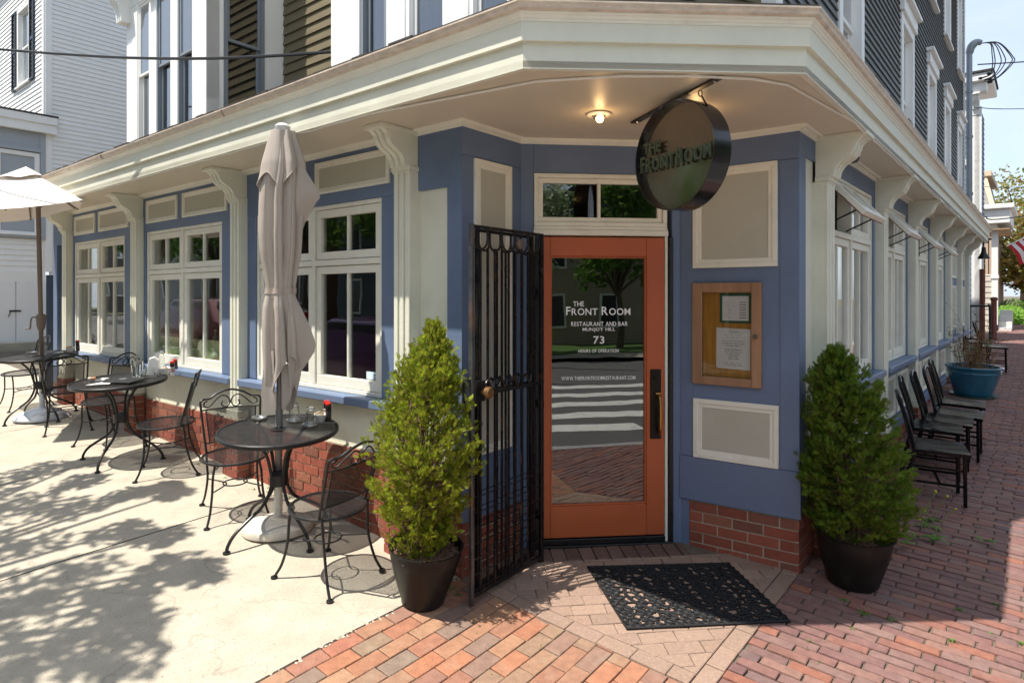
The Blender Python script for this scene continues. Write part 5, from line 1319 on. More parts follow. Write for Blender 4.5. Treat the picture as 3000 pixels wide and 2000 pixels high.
# ================================================================== SIDE STREET THINGS
NAVY = mat('gloss_black_chair_metal', (.006,.006,.007), .20, spec=.25, noise=.25, nscale=10, coat=0)
def make_navy():
    """metal cafe chair, seat front +Y; origin under seat centre"""
    t = thing('metal_cafe_chair', 'x', 'chair', (0,0,0), 0, 'glossy black metal chairs along the side-street wall')
    w_, d_ = .19, .20; m = MB(); n = 8; vs = []; fs = []
    for k in (0, 1):
        for i in range(n+1):
            for j in range(n+1):
                x = -w_+2*w_*i/n; y = -d_+2*d_*j/n; dip = -.012*math.sin(math.pi*i/n)*math.sin(math.pi*j/n)-.006*math.exp(-((abs(x)-.08)/.04)**2)*(j/n > .2)
                vs.append((x, y, .450+(dip if k else -.028)))
    q = (n+1)**2
    for i in range(n):
        for j in range(n):
            a = i*(n+1)+j; fs += [(a, a+1, a+n+2, a+n+1), (a+q, a+q+n+1, a+q+n+2, a+q+1)]
    for i in range(n):
        for a, b in ((i, i+1), (n*(n+1)+i, n*(n+1)+i+1)): fs.append((a, b, b+q, a+q))
        for a, b in ((i*(n+1), (i+1)*(n+1)), (i*(n+1)+n, (i+1)*(n+1)+n)): fs.append((a, b, b+q, a+q))
    m.add(vs, fs); m.build('seat', NAVY, t, smooth=True, bevel=0)
    for sx in (-1, 1):
        m = MB(); F_ = Fr((sx*(w_-.018), d_-.02, 0), (1,0,0), (0,1,0)); m.prism([F_.p(-.013,-.013,.012), F_.p(.013,-.013,.012), F_.p(.013,.013,.012), F_.p(-.013,.013,.012)], (-sx*.0, -.02, .41)); lg = m.build('leg', NAVY, t, bevel=.003)
        m = MB(); m.lathe([(.015, 0), (.015, .014), (.001, .014)], 12, (sx*(w_-.018), d_-.02, 0)); m.build('foot_cap', CHROME, lg)
        m = MB(); P = [(sx*(w_-.015), -d_-.06, .012), (sx*(w_-.015), -d_-.01, .30), (sx*(w_-.015), -d_+.012, .45), (sx*(w_-.015), -d_-.03, .62), (sx*(w_-.02), -d_-.09, .80)]
        m.tube(smooth_path(P, 4), .015, 8); lg = m.build('leg', NAVY, t, smooth=True)
        m = MB(); m.lathe([(.016, 0), (.016, .014), (.001, .014)], 12, (sx*(w_-.015), -d_-.06, 0)); m.build('foot_cap', CHROME, lg)
        m = MB(); m.box(WF, sx*(w_-.017)-.006, sx*(w_-.017)+.006, -d_, d_-.02, .17, .188); m.box(WF, sx*(w_-.017)-.005, sx*(w_-.017)+.005, -d_, d_-.02, .30, .315); m.build('side_rung', NAVY, t)
    m = MB(); m.box(WF, -w_+.02, w_-.02, -.01, .01, .171, .186); m.build('cross_rung', NAVY, t)
    m = MB(); P = [(-(w_-.02), -d_-.09, .80), (-(w_-.05), -d_-.105, .855), (0, -d_-.115, .872), (w_-.05, -d_-.105, .855), (w_-.02, -d_-.09, .80)]; m.tube(smooth_path(P, 5), .016, 8); bk = m.build('top_rail', NAVY, t, smooth=True)
    for x in (-.07, 0, .07):
        m = MB(); F_ = Fr((x, -d_+.01, .45), (1,0,0), Vector((0,1,0)), (0,0,1)); m.prism([(x-.019, -d_+.006, .45), (x+.019, -d_+.006, .45), (x+.019, -d_+.014, .45), (x-.019, -d_+.014, .45)], (0, -.052, .20)); m.prism([(x-.019, -d_-.046, .65), (x+.019, -d_-.046, .65), (x+.019, -d_-.038, .65), (x-.019, -d_-.038, .65)], (0, -.062, .205)); m.build('back_slat', NAVY, t)
    return t
nav = make_navy()
NC = [((3.67,5.15),(3.84,5.49),'nearest glossy black metal chair in the row along the side-street wall'),
      ((4.03,5.74),(4.25,6.08),'second glossy black metal chair from the evergreen along the side-street wall'),
      ((4.28,5.98),(4.49,6.26),'middle glossy black metal chair of the row of five by the side-street wall'),
      ((4.56,6.23),(4.87,6.61),'fourth glossy black metal chair from the evergreen along the side-street wall'),
      ((4.91,6.67),(5.13,6.97),'last chair in the row of five, next to the blue glazed planter'),
      ((8.55,11.05),(8.80,11.36),'glossy black metal chair just beyond the blue planter'),
      ((8.75,11.75),(9.0,12.05),'second glossy black metal chair beyond the blue planter'),
      ((9.1,12.5),(9.35,12.8),'farthest glossy black metal chair beyond the blue planter')]
for i, (a, b, lab) in enumerate(NC):
    a = Vector(a); b = Vector(b); wv = (b-a).normalized(); fd = Vector((wv.y, -wv.x)); mid = a+wv*.17-fd*.20
    o = nav if i == 0 else dup(nav); place(o, (mid.x, mid.y, gz(mid.x, mid.y)+.003), face_rz(fd), lab, tiltat(mid.x, mid.y))
# blue glazed planter with dead stalks
px_, py_ = 6.60, 9.17
t = thing('glazed_planter', 'large blue glazed planter on a saucer by the side-street wall', 'plant pot', (px_, py_, gz(px_, py_)), 0, None, tilt=tiltat(px_, py_))
GLZ = mat('blue_glaze', (.012,.115,.19), .18, noise=.3, nscale=5, spec=.7, coat=.6, dirt=((.01,.20,.24),.5,4))
m = MB(); m.lathe([(.001,.03),(.225,.03),(.235,.05),(.262,.15),(.295,.26),(.318,.345),(.322,.352),(.318,.36),(.326,.385),(.320,.392),(.328,.405),(.345,.412),(.350,.43),(.340,.44),(.305,.435),(.29,.38)], 56, cap=False); m.build('planter_body', GLZ, t, smooth=True)
m = MB(); m.lathe([(.001,0),(.25,0),(.275,.02),(.28,.032),(.27,.03),(.24,.015)], 40, cap=False); m.build('saucer', mat('teal_saucer', (.05,.16,.15), .4), t, smooth=True)
m = MB(); m.lathe([(.001,.40),(.30,.39)], 30, cap=False); m.build('soil', SOIL, t, fix=False)
random.seed(9)
t = thing('dried_plant', 'dry brown leafy stalks standing in the blue glazed planter', 'plant', (px_, py_, gz(px_, py_)+.40))
m = MB(); lf = MB(); gl_ = MB()
for k in range(85):
    a = random.uniform(0, 6.28); r = random.uniform(0, .24); h = random.uniform(.2, .62) if k > 12 else random.uniform(.6, .95); ln = Vector((math.cos(a)*.25+random.uniform(-.15,.15)-(.18 if k % 3 == 0 else 0), math.sin(a)*.2, 1))
    P = [Vector((math.cos(a)*r, math.sin(a)*r, -.02))+Vector((ln.x*q*h*q, ln.y*q*h*q, h*q)) for q in (0, .3, .6, .85, 1)]; m.tube(P, [.0035, .003, .0024, .0018, .001], 4)
    for q in range(random.randint(3, 9)):
        p = P[random.randint(1, 4)]+Vector((random.gauss(0,.03), random.gauss(0,.03), random.gauss(0,.03))); s_ = random.uniform(.010, .026); u = Vector((random.gauss(0,1), random.gauss(0,1), random.gauss(0,1))).normalized(); v = u.orthogonal().normalized()
        (gl_ if random.random() < .25 else lf).add([p-u*s_, p+v*s_*.6, p+u*s_, p-v*s_*.6], [(0,1,2,3)])
m.build('stalk', mat('dry_stalk', (.27,.16,.07), .9, noise=.3), t, fix=False); lf.build('dead_leaf', leafmat('dead_leaves', [(.17,.08,.035), (.11,.055,.03), (.22,.12,.05)], tr=.2), t, fix=False); gl_.build('green_leaf', leafmat('few_green_leaves', [(.10,.15,.03), (.07,.11,.03)], tr=.3), t, fix=False)
# weeds
random.seed(21)
WEED = leafmat('weed_green', [(.09,.20,.03), (.13,.26,.05), (.07,.15,.03)], tr=.3)
def leafblade(m, p, d, L, w, droop=.5):
    d = Vector(d).normalized(); sd = d.cross(Vector((0,0,1))).normalized(); vs = []; fs = []
    for i in range(5):
        t_ = i/4; q = Vector(p)+d*L*t_-Vector((0,0,droop*L*t_*t_)); ww = w*math.sin(math.pi*(.12+.86*t_)); vs += [q-sd*ww, q+sd*ww]
    for i in range(4): fs.append((2*i, 2*i+1, 2*i+3, 2*i+2))
    m.add(vs, fs)
t = thing('dandelion_weed', 'leggy dandelion weeds with yellow buds growing beneath the nearest metal chair', 'weed', (3.05, 4.72, gz(3.05, 4.72)))
m = MB(); s_ = MB(); fl = MB()
for k in range(9):
    bx, by = random.uniform(-.30, .35), random.uniform(-.25, .25)
    m = MB()
    for j in range(random.randint(4, 7)):
        a = random.uniform(0, 6.28); leafblade(m, (bx, by, .01), (math.cos(a), math.sin(a), random.uniform(.5, 1.2)), random.uniform(.07, .17), random.uniform(.010, .022), .5)
    m.build('leaf_rosette', WEED, t, fix=False)
for k in range(8):
    bx, by = random.uniform(-.2, .3), random.uniform(-.2, .2); h = random.uniform(.12, .34); a = random.uniform(0, 6.28)
    P = smooth_path([(bx, by, 0), (bx+.04*math.cos(a), by+.04*math.sin(a), h*.6), (bx+.10*math.cos(a), by+.10*math.sin(a), h)], 4); s_.tube(P, .0028, 5); fl = MB(); fl.sphere(P[-1], .009, 5); fl.build('bud', mat('yellow_bud', (.55,.42,.03), .7), t, fix=False)
s_.build('stem', mat('weed_stem', (.20,.24,.08), .7), t, fix=False)
def tuft(m, x, y, n, L):
    for k in range(n):
        a = random.uniform(0, 6.28); leafblade(m, (x+random.gauss(0,.012), y+random.gauss(0,.012), gz(x, y)-.002), (math.cos(a), math.sin(a), random.uniform(.5, 2)), L*random.uniform(.5, 1.2), L*.10, .4)
m = MB()
for k in range(150):
    s_ = random.uniform(-.9, 9); n_ = random.uniform(.15, 1.5) if k > 60 else random.uniform(.05, .9); p = B.p(s_, n_, 0)
    if p.y > 2.9: tuft(m, p.x, p.y, random.randint(3, 8), random.uniform(.012, .030))
for k in range(26): p = A.p(random.uniform(.1, 5.5), .02+random.uniform(0, .03)+(.12 if k % 2 else 0), 0); tuft(m, p.x, p.y, 6, random.uniform(.015, .035))
for k in range(34):
    p = A.p(random.uniform(-.9, .03), random.uniform(.01, .9), 0)
    if p.y > 2.9: tuft(m, p.x, p.y, 4, .014)
for q in ((2.15, 3.62), (2.02, 3.68), (2.6, 3.72), (2.85, 3.78), (-.36, 3.9), (-.32, 3.84), (-2.0, 5.28), (2.72, 3.40), (2.35,3.42), (1.98,3.82)): tuft(m, q[0], q[1], 13, .036)
o = m.build('grass_tufts', WEED, None, fix=False); tag(o, 'green weeds sprouting in the joints of the brick and along the walls', 'weeds', kind='stuff')
# leaf litter and grit on the pavement
m = MB()
for k in range(90):
    p = A.p(random.uniform(-.2, 6), random.uniform(.1, 2.6), 0) if k < 60 else B.p(random.uniform(-.5, 5), random.uniform(.1, 1.6), 0)
    s_ = random.uniform(.004, .011); a = random.uniform(0, 3.1); u = Vector((math.cos(a), math.sin(a), .1))*s_; v = Vector((-math.sin(a), math.cos(a), .15))*s_*.6; c = Vector((p.x, p.y, gz(p.x, p.y)+.003)); m.add([c-u, c+v, c+u, c-v], [(0,1,2,3)])
o = m.build('leaf_litter', mat('litter', (.36,.20,.08), .9, isl=[(.40,.22,.08),(.28,.16,.07),(.5,.38,.2)]), None, fix=False); tag(o, 'tiny dry leaf scraps scattered over the pavement', 'leaf litter', kind='stuff')
# red-brown pipe bollard, black railing, lantern, conduit
RUST = mat('red_brown_pipe_paint', (.16,.045,.028), .5, noise=.3, nscale=8)
bx, by = 12.42, 16.5
t = thing('pipe_bollard', 'tall thin red-brown pipe bollard at the far end of the side-street front', 'bollard', (bx, by, gz(bx, by)))
m = MB(); m.lathe([(.075, 0), (.080, .03), (.062, .06), (.062, 1.02)], 20); m.build('pipe', RUST, t, smooth=True); m = MB(); m.lathe([(.074, 1.0), (.082, 1.02), (.082, 1.06), (.05, 1.085), (.001, 1.09)], 20, cap=False); m.build('cap', RUST, t, smooth=True)
e0 = B.p(12.3, .05, 0); z0 = gz(e0.x, e0.y)
t = thing('pipe_handrail', 'black pipe handrail sticking out from the end of the restaurant', 'handrail', (e0.x, e0.y, z0), world=True)
m = MB(); a_ = B.p(12.35, .0, 0); b_2 = B.p(12.35, .34, 0); m.tube(smooth_path([Vector((a_.x, a_.y, z0+1.02)), Vector((b_2.x-.04, b_2.y+.04, z0+1.02)), Vector((b_2.x, b_2.y, z0+1.0-.04)), Vector((b_2.x, b_2.y, z0-.02))], 6), .022, 10); m.build('pipe', BLACK, t, smooth=True)
lp = B.p(11.6, .28, 0)
t = thing('wall_lantern', 'black barn-style lantern hanging below the far end of the eave', 'lantern', (lp.x, lp.y, 2.85), world=True)
m = MB(); m.tube([(lp.x, lp.y, 2.86), (lp.x, lp.y, 2.74)], .012, 6); m.lathe([(.015, 2.76), (.035, 2.745), (.04, 2.68), (.05, 2.63), (.100, 2.545), (.105, 2.52), (.098, 2.52), (.04, 2.61)], 24, (lp.x, lp.y, 0), cap=False); m.build('shade', BLACK, t, smooth=True); m = MB(); m.sphere((lp.x, lp.y, 2.55), .03, 8); m.build('bulb', mat('unlit_bulb', (.7,.7,.66), .2), t, smooth=True)
cp = B.p(12.2, .0, 0)
t = thing('service_conduit', 'grey service conduit with looped black cables above the far corner', 'conduit', (cp.x, cp.y, 3.0), world=True)
CG = mat('grey_conduit', (.27,.30,.33), .4, metal=.4, noise=.15)
m = MB(); m.tube([(cp.x, cp.y, 3.0), (cp.x, cp.y, 6.9)], .055, 14)
for z in (3.9, 5.1, 6.05): m.lathe([(.07, z), (.07, z+.05)], 14, (cp.x, cp.y, 0))
m.build('pipe', CG, t, smooth=True)
m = MB(); m.tube(smooth_path([(cp.x, cp.y, 6.88), (cp.x+.03, cp.y-.02, 7.02), (cp.x+.11, cp.y-.05, 7.10), (cp.x+.20, cp.y-.08, 7.08)], 4), [.065,.07,.075,.075,.08,.08,.08,.075,.07,.065,.06,.055,.05], 10); m.build('weatherhead', CG, t, smooth=True)
CAB = mat('black_cable', (.012,.013,.016), .5); m = MB()
for k, (rx, ex) in enumerate(((.40, .30), (.44, .26), (.54, .16), (.61, .10), (.72, .0), (.76, -.04))):
    o_ = Vector((cp.x, cp.y, 0)); dd = Vector((.93, -.36, 0))
    P = [o_+dd*.20+Vector((0,0,7.07)), o_+dd*(.20+rx*.42)+Vector((0,0,7.04)), o_+dd*rx+Vector((0,0,6.82-.02*k)), o_+dd*(rx+.01)+Vector((0,0,6.60)), o_+dd*(.14+rx*.55)+Vector((0,0,6.40-.02*(k//2))), o_+dd*(.16+.10*(k//2))+Vector((0,0,6.34-.02*k))]
    m.tube(smooth_path(P, 7), .010, 6)
m.build('cable_loop', CAB, t, smooth=True)
m = MB()
for q in ((.20, 6.34), (.36, 6.30), (.34, 6.42)): 
    p = Vector((cp.x, cp.y, q[1]))+Vector((.93, -.36, 0))*q[0]; m.sphere(p, .032, 6, (1.3, 1, .9))
m.build('splice', CAB, t, smooth=True)
def wire(name, lab, pts, r=.008, m_=None):
    m = MB(); m.tube(smooth_path(pts, 8), r, 6); o = m.build(name, m_ or CAB, None, smooth=True); tag(o, lab, 'cable'); return o
wire('overhead_cable', 'thick black overhead cable sagging across the uphill upper storey', [(-7.6, 7.2, 4.75), (-6.33, 6.6, 4.405), (-4.957, 6.2, 4.156), (-4.02, 5.8, 3.956), (-3.16, 5.4, 3.775), (-2.168, 4.9, 3.59), (-1.173, 4.4, 3.452), (-.796, 4.15, 3.40), (-.62, 4.05, 3.385)], .012)
c0 = Vector((cp.x, cp.y, 0))+Vector((.93, -.36, 0))*.4
wire('service_cable', 'black overhead cable from the looped splices to the right', [(c0.x-.3, c0.y, 6.60), (c0.x+.6, c0.y-.2, 6.59), (c0.x+3, c0.y-.6, 6.62), (c0.x+12, c0.y-2, 6.9)], .013)
wire('thin_upper_cable', 'thin pale overhead wire passing just under the neighbour cornice', [(cp.x+.1, cp.y, 5.75), (cp.x+2, cp.y-.5, 5.62), (cp.x+12, cp.y-3, 5.5)], .009, mat('thin_wire', (.10,.14,.2), .5))
wire('thin_lower_cable', 'thin overhead wire in front of the mansard tower', [(11.6, 15.9, 4.55), (13.5, 17, 4.66), (22, 19, 5.3)], .008, mat('thin_wire', (.1,.1,.1)))
wire('lowest_cable', 'black overhead wire rising right over the porch roof', [(13.0, 17.6, 3.95), (14.6, 18.4, 4.05), (24, 22, 5.6)], .016)
# ================================================================== NEIGHBOUR HOUSES
WCLAP = mat('white_clapboard_paint', (.80,.79,.76), .55, noise=.03, nscale=3)
CORN = Vector((-10.23, 14.028, 0))
h = thing('white_clapboard_house', 'white clapboard house with dark louvred shutters beyond the restaurant', 'house', (-10.2, 14.0, .7), world=True)
NS = Fr(CORN, Vector((.628, .778, 0)).normalized(), Vector((.778, -.628, 0)).normalized())       # side face: runs away from the street
NFz = Fr(CORN, Vector((-.778, .628, 0)), Vector((-.628, -.778, 0)))                                  # street face
clapwall(NS, .1, 9, .3, 9.5, 0, .1, WCLAP, h)
clapwall(NFz, .1, 7, 4.9, 9.5, 0, .1, WCLAP, h, holes=[(1.0, 2.0, 6.75, 8.55)])
m = MB(); m.box(NS, -.0, .12, -.1, .03, 2.3, 9.5); m.box(NFz, 0.0, .12, -.1, .03, 5.55, 9.5); m.build('corner_board', TRIM, h)
m = MB(); m.prism([NS.p(-.2, -8, 9.5), NS.p(9.2, -8, 9.5), NS.p(9.2, .3, 9.5), NS.p(-.2, .3, 9.5)], (0, 0, .3)); m.build('roof', SHING, h)
dhung(NFz, 1.0, 2.0, 6.70, 8.56, 0, h, casing=.10)
SHUT = mat('dark_shutter', (.03,.04,.06), .5)
for a, b in ((.66, .97), (2.03, 2.36)):
    m = MB(); m.ring(NFz, a, b, 6.68, 8.55, .045, .02, .055); m.box(NFz, a+.04, b-.04, .02, .05, 7.58, 7.66)
    for k in range(36):
        z = 6.75+k*.049
        if abs(z-7.6) > .06 and z < 8.48: m.add([NFz.p(a+.04, .022, z+.03), NFz.p(b-.04, .022, z+.03), NFz.p(b-.04, .046, z), NFz.p(a+.04, .046, z)], [(0,1,2,3)])
    m.build('shutter', SHUT, h)
# projecting side wing towards the street (its flank faces the camera)
EXF = Fr(CORN, Vector((-.628, -.778, 0)).normalized(), Vector((.778, -.628, 0)).normalized())
clapwall(EXF, 0, 3.2, 2.30, 3.02, 0, .115, WCLAP, h, 'wing_wall'); 
m = MB(); m.box(EXF, 0, 3.2, -2, .0, .3, 2.30); m.box(EXF, 0, 3.2, -2, .0, 3.02, 5.3); m.build('wing_body', mat('white_wing_paint', (.74,.73,.71), .6, noise=.03), h)
GT = mat('grey_wing_trim', (.36,.39,.42), .5)
m = MB(); m.box(EXF, .0, .10, 0, .05, 3.0, 5.3); m.box(EXF, .10, 3.2, 0, .035, 4.95, 5.3); m.box(EXF, .10, 3.2, .02, .08, 4.88, 4.96); m.box(EXF, .10, 3.2, 0, .02, 3.02, 4.88); m.box(EXF, .1, 1.2, 0, .07, 3.02, 3.10); m.build('wing_trim', GT, h)
m = MB(); m.box(EXF, -.18, 3.3, -2, .16, 5.31, 5.66); m.box(EXF, -.18, 3.3, .16, .19, 5.50, 5.66); m.build('wing_fascia', TRIM, h)
m = MB(); m.box(EXF, -.2, 3.3, -2, .2, 5.665, 5.70); m.build('wing_roof', SHING, h)
dhung(EXF, .17-.06, .88, 3.10, 4.86, .02, h, casing=.09, cproud=.03)
m = MB(); m.box(EXF, .0, 3.2, 0, .02, 2.08, 2.30); m.build('wing_sill_board', WCLAP, h)
m = MB(); m.box(EXF, -.0, .52, 0, .03, .80, 2.08); m.build('hatch_door', mat('white_hatch_paint', (.76,.76,.75), .5, noise=.03), h); 
m = MB(); m.box(EXF, .535, 1.9, 0, .03, .80, 2.08); m.build('hatch_door', MATS['white_hatch_paint'], h)
m = MB(); m.box(EXF, .44, .64, .03, .05, 1.44, 1.47); m.tube([EXF.p(.62, .05, 1.455), EXF.p(.66, .05, 1.33)], .008, 6); m.build('hatch_latch', BLACK, h)
m = MB(); m.box(EXF, -1.2, 3.4, -.2, .5, .2, .80); o = m.build('concrete_slab', MATS['far_concrete'], None); o['kind'] = 'structure'
t = thing('blue_board_fence', 'dark blue board fence closing the gap between the restaurant and white house', 'fence', tuple(A.p(8.1, -.5, .4)), world=True)
for k in range(8):
    m = MB(); m.box(Fr(A.p(8.15, 0.0, 0), -A.y, -A.x), k*.15+.002-.0, k*.15+.148, -.02, .01, .35, 2.07); m.build('board', mat('blue_grey_board', (.085,.11,.16), .6, noise=.1), t)
# blue-grey cornice house beyond
h = thing('blue_clapboard_house', 'blue clapboard house with a heavy white bracketed cornice beyond the restaurant', 'house', tuple(B.p(15, 0, .6)), world=True)
BCL = mat('slate_blue_clapboard', (.17,.22,.31), .6)
SF1 = Fr(B.p(15, 0, 0), -B.y, -B.x)         # flank facing the camera; x runs away from street
clapwall(SF1, .12, 5, .5, 6.4, 0, .13, BCL, h); clapwall(B, 15.1, 16.4, .5, 6.4, -.0, .13, BCL, h)
m = MB(); m.box(SF1, 0, .16, -.1, .04, .5, 6.4); m.box(B, 14.96, 15.12, -.1, .04, .5, 6.4); m.box(SF1, .16, 5, -.1, .05, 5.0, 5.15); m.box(SF1, .0, 5, -.1, .05, 6.2, 6.62); m.build('white_trim', TRIM, h)
m = MB(); m.box(SF1, -.28, 5, -.1, .30, 6.95, 7.15); m.box(SF1, -.16, 5, -.1, .20, 6.70, 6.95); m.box(B, 14.8, 16.6, -.1, .27, 6.95, 7.13); m.build('cornice', TRIM, h, bevel=.02)
m = MB(); m.box(SF1, -.30, 5, -1.6, .33, 7.15, 7.20); m.build('roof', SHING, h)
for a in (.0, .7): bracket(SF1, a, a+.14, 6.35, 6.70, .20, h, TRIM, n0=.02)
m = MB(); m.box(B, 15.4, 16.1, -.05, .05, 1.3, 3.0); m.build('window_frame', TRIM, h); 
m = MB(); m.box(B, 15.5, 16.0, .048, .055, 1.4, 2.9); m.build('pane', UGLASS, h)
m = MB(); m.lathe([(.055, .5), (.055, 2.4)], 12, tuple(B.p(14.2, .1, 0))); m.build('downpipe', RUST, h, smooth=True)
# porch house
h = thing('porch_house', 'white porch with square posts, clapboard base and steps farther down the pavement', 'porch', tuple(B.p(20, 0, .7)), world=True)
SF2 = Fr(B.p(20, .12, 0), -B.y, -B.x)
m = MB(); m.box(SF2, -.32, 3.2, -2.6, .28, 3.95, 4.38); m.box(SF2, -.42, 3.2, -2.7, .38, 4.38, 4.52); m.box(SF2, .0, 3.2, -2.4, .1, 3.80, 3.95); m.build('porch_roof', TRIM, h, bevel=.02)
m = MB(); m.box(SF2, -.3, 3.2, -2.6, .26, 3.76, 3.80); m.build('porch_ceiling', mat('tan_porch_ceiling', (.36,.24,.14), .6), h)
m = MB(); m.box(SF2, -.02, .14, -.1, .06, .9, 3.80); m.box(SF2, -.04, .16, -.12, .08, 2.3, 2.4); m.build('porch_post', TRIM, h, bevel=.005)
clapwall(SF2, .14, 3.2, .7, 2.42, 0, .17, mat('beige_clapboard', (.55,.50,.43), .6), h, 'porch_base', depth=2.4)
m = MB()
for k in range(7): m.box(SF2, .2+k*.14, .225+k*.14, -.05, -.02, 2.45, 3.5)
m.box(SF2, .14, 1.3, -.06, -.01, 3.48, 3.54); m.build('railing', BLACK, h)
m = MB()
for k in range(4): m.box(SF2, -.34, -.025, -.3*(k+1), -.3*k-.002, .6, .82+.17*k)
m.build('step', mat('white_steps', (.66,.65,.62), .6), h)
# mansard house
h = thing('mansard_house', 'tan house with a slate mansard tower beyond the porch', 'house', tuple(B.p(30, -1, .9)), world=True)
MS = Fr(B.p(30, .0, 0), -B.y, -B.x)
m = MB(); m.box(MS, .35, 7, -6, 0, .8, 5.2); m.build('wall', mat('tan_wall', (.45,.33,.24), .8), h)
m = MB(); m.prism([MS.p(.35, .0, 5.3), MS.p(3.5, .0, 5.3), MS.p(3.3, -.5, 7.0), MS.p(.75, -.5, 7.0)], -MS.y*4); m.build('mansard_roof', mat('slate_shingle', (.30,.30,.28), .8, noise=.3, nscale=8), h)
m = MB(); m.box(MS, .15, 7, -6, .25, 5.12, 5.32); m.box(MS, .55, 3.6, -5, -.3, 7.0, 7.22); m.prism([MS.p(.33, .05, 5.32), MS.p(.50, .05, 5.32), MS.p(.92, -.45, 7.0), MS.p(.72, -.45, 7.0)], MS.y*.08); m.build('cornice', mat('peach_trim', (.62,.48,.34), .7), h)
# flag on a staff
fp = B.p(19.5, 1.0, 0)
t = thing('flag', 'stars and stripes flag drooping from an angled white staff at the right edge', 'flag', (16.0, 20.0, 3.2), world=True)
st0 = Vector((15.5, 20.0, 3.35)); st1 = Vector((16.75, 19.7, 4.05)); sd_2 = (st1-st0).normalized()
m = MB(); m.tube([st0-sd_2*.05, st1+sd_2*.3], .015, 8); m.build('staff', TRIM, t, smooth=True)
FLR = mat('flag_red', (.45,.02,.03), .8); FLW = mat('flag_white', (.72,.70,.70), .8); FLB = mat('flag_blue', (.02,.035,.14), .8)
dn = Vector((-.18, .05, -1)).normalized(); dn2 = Vector((.62, 0, -.78)).normalized()
def fpnt(u, v):    # u along hoist (staff), v along fly
    return st1.lerp(st0, u)+dn2*v*1.2*(.55)+Vector((0, .05*math.sin(v*6+u*2), -.10*u*v))
mr, mw, mbl = MB(), MB(), MB()
for k in range(13):
    for j in range(8):
        if k < 7 and j < 3: tgt = mbl
        else: tgt = mr if k % 2 == 0 else mw
        u0, u1 = 1-(13-k)/13.0, 1-(12-k)/13.0; v0, v1 = j/8, (j+1)/8; tgt.add([fpnt(u0, v0), fpnt(u1, v0), fpnt(u1, v1), fpnt(u0, v1)], [(0,1,2,3)])
mr.build('red_stripes', FLR, t, fix=False); mw.build('white_stripes', FLW, t, fix=False); mbl.build('blue_canton', FLB, t, fix=False)
ms_ = MB()
for k in range(6):
    for j in range(4):
        c = fpnt((k+.6)/13, (j+.5)/11)+Vector((0, -.012, 0)); s_ = .012; ms_.add([c+Vector((-s_,0,0)), c+Vector((0,0,-s_)), c+Vector((s_,0,0)), c+Vector((0,0,s_))], [(0,1,2,3)])
ms_.build('stars', FLW, t, fix=False)
# bottles behind the green screen
random.seed(12)
BOT = [((.02,.16,.06), 'dark green'), ((.02,.10,.30), 'blue'), ((.25,.45,.30), 'pale green'), ((.16,.08,.02), 'amber'), ((.55,.62,.58), 'clear')]
for k, (s_, c_, nm) in enumerate(((4.38, 3, 'amber bottle with a gold top at the left of the window shelf'), (4.20, 0, 'dark green bottle beside the amber one on the window shelf'), (3.62, 2, 'squat pale green bottle in the middle of the window shelf'), (3.50, 1, 'blue-necked bottle on the window shelf'), (3.38, 4, 'clear bottle right of the blue-necked one on the window shelf'), (3.26, 2, 'slim pale green bottle at the right end of the window shelf'))):
    p = A.p(s_, -.22, 1.17); t = thing('glass_bottle', nm, 'bottle', tuple(p), 0, 'bottles on the window shelf'); h_ = random.uniform(.26, .32); r_ = random.uniform(.034, .042)
    m = MB(); m.lathe([(r_, 0), (r_, h_*.58), (r_*.8, h_*.68), (.013, h_*.78), (.012, h_*.96)], 16); m.build('bottle_body', mat('bottle_'+BOT[c_][1].replace(' ', '_'), BOT[c_][0], .08, trans=.6), t, smooth=True); m = MB(); m.lathe([(.015, h_*.94), (.015, h_)], 12); m.build('cap', BRASS if k == 0 else CHROME, t)
sh = MB(); sh.box(A, 3.1, 4.7, -.30, -.157, 1.145, 1.169); sh.build('window_shelf', DARKIN, None); COL.objects['window_shelf'].parent = BLD; COL.objects['window_shelf'].matrix_parent_inverse = Matrix.Translation(-BLD.location)
# ---- trees
def tree(name, label, base, th, cr, cz_, n, mt, seed, leaf=.06, tr=.16, clumps=None, squash=.8, grp=None, limbs=9):
    random.seed(seed); t = thing(name, label, 'tree', base, 0, grp)
    m = MB(); m.tube(smooth_path([(0,0,-.2), (.03*th,.02*th,th*.5), (-.02*th,0,th)], 4), [tr*(1-.45*i/8) for i in range(9)], 10); tk = m.build('trunk', mat('bark', (.13,.10,.075), .95, noise=.4, nscale=8, bump=.6, bscale=30), t, smooth=True)
    C = clumps or []
    if not C:
        for k in range(26):
            a = random.uniform(0, 6.28); r = cr*random.uniform(.25, .95); z = random.uniform(-.85, .9)
            rr = r*math.sqrt(max(.1, 1-z*z)); C.append((Vector((math.cos(a)*rr, math.sin(a)*rr, cz_+z*cr*squash)), cr*random.uniform(.22, .42)))
    lb = MB()
    for c, r in C:
        P = [Vector((-.02*th, 0, th*.8)), Vector((c.x*.4, c.y*.4, th*.8+(c.z-th*.8)*.55)), c]; P = smooth_path(P, 4); lb.tube(P, [tr*.4*(1-.85*i/8)+.006 for i in range(9)], 5)
    lb.build('limb', MATS['bark'], t, fix=False)
    m = MB(); per = n//len(C)
    for c, r in C:
        for q in range(per):
            d = Vector((random.gauss(0,1), random.gauss(0,1), random.gauss(0,.8))).normalized()*r*random.random()**.45; p = c+d
            u = Vector((random.gauss(0,1), random.gauss(0,1), random.gauss(0,.5))).normalized(); v = u.orthogonal().normalized(); v.rotate(Matrix.Rotation(random.uniform(0,3.1), 3, u)); s_ = leaf*random.uniform(.6, 1.4)
            m.add([p-u*s_, p+v*s_*.55, p+u*s_, p-v*s_*.55], [(0,1,2,3)])
    m.build('crown', mt, t, fix=False)
    return t
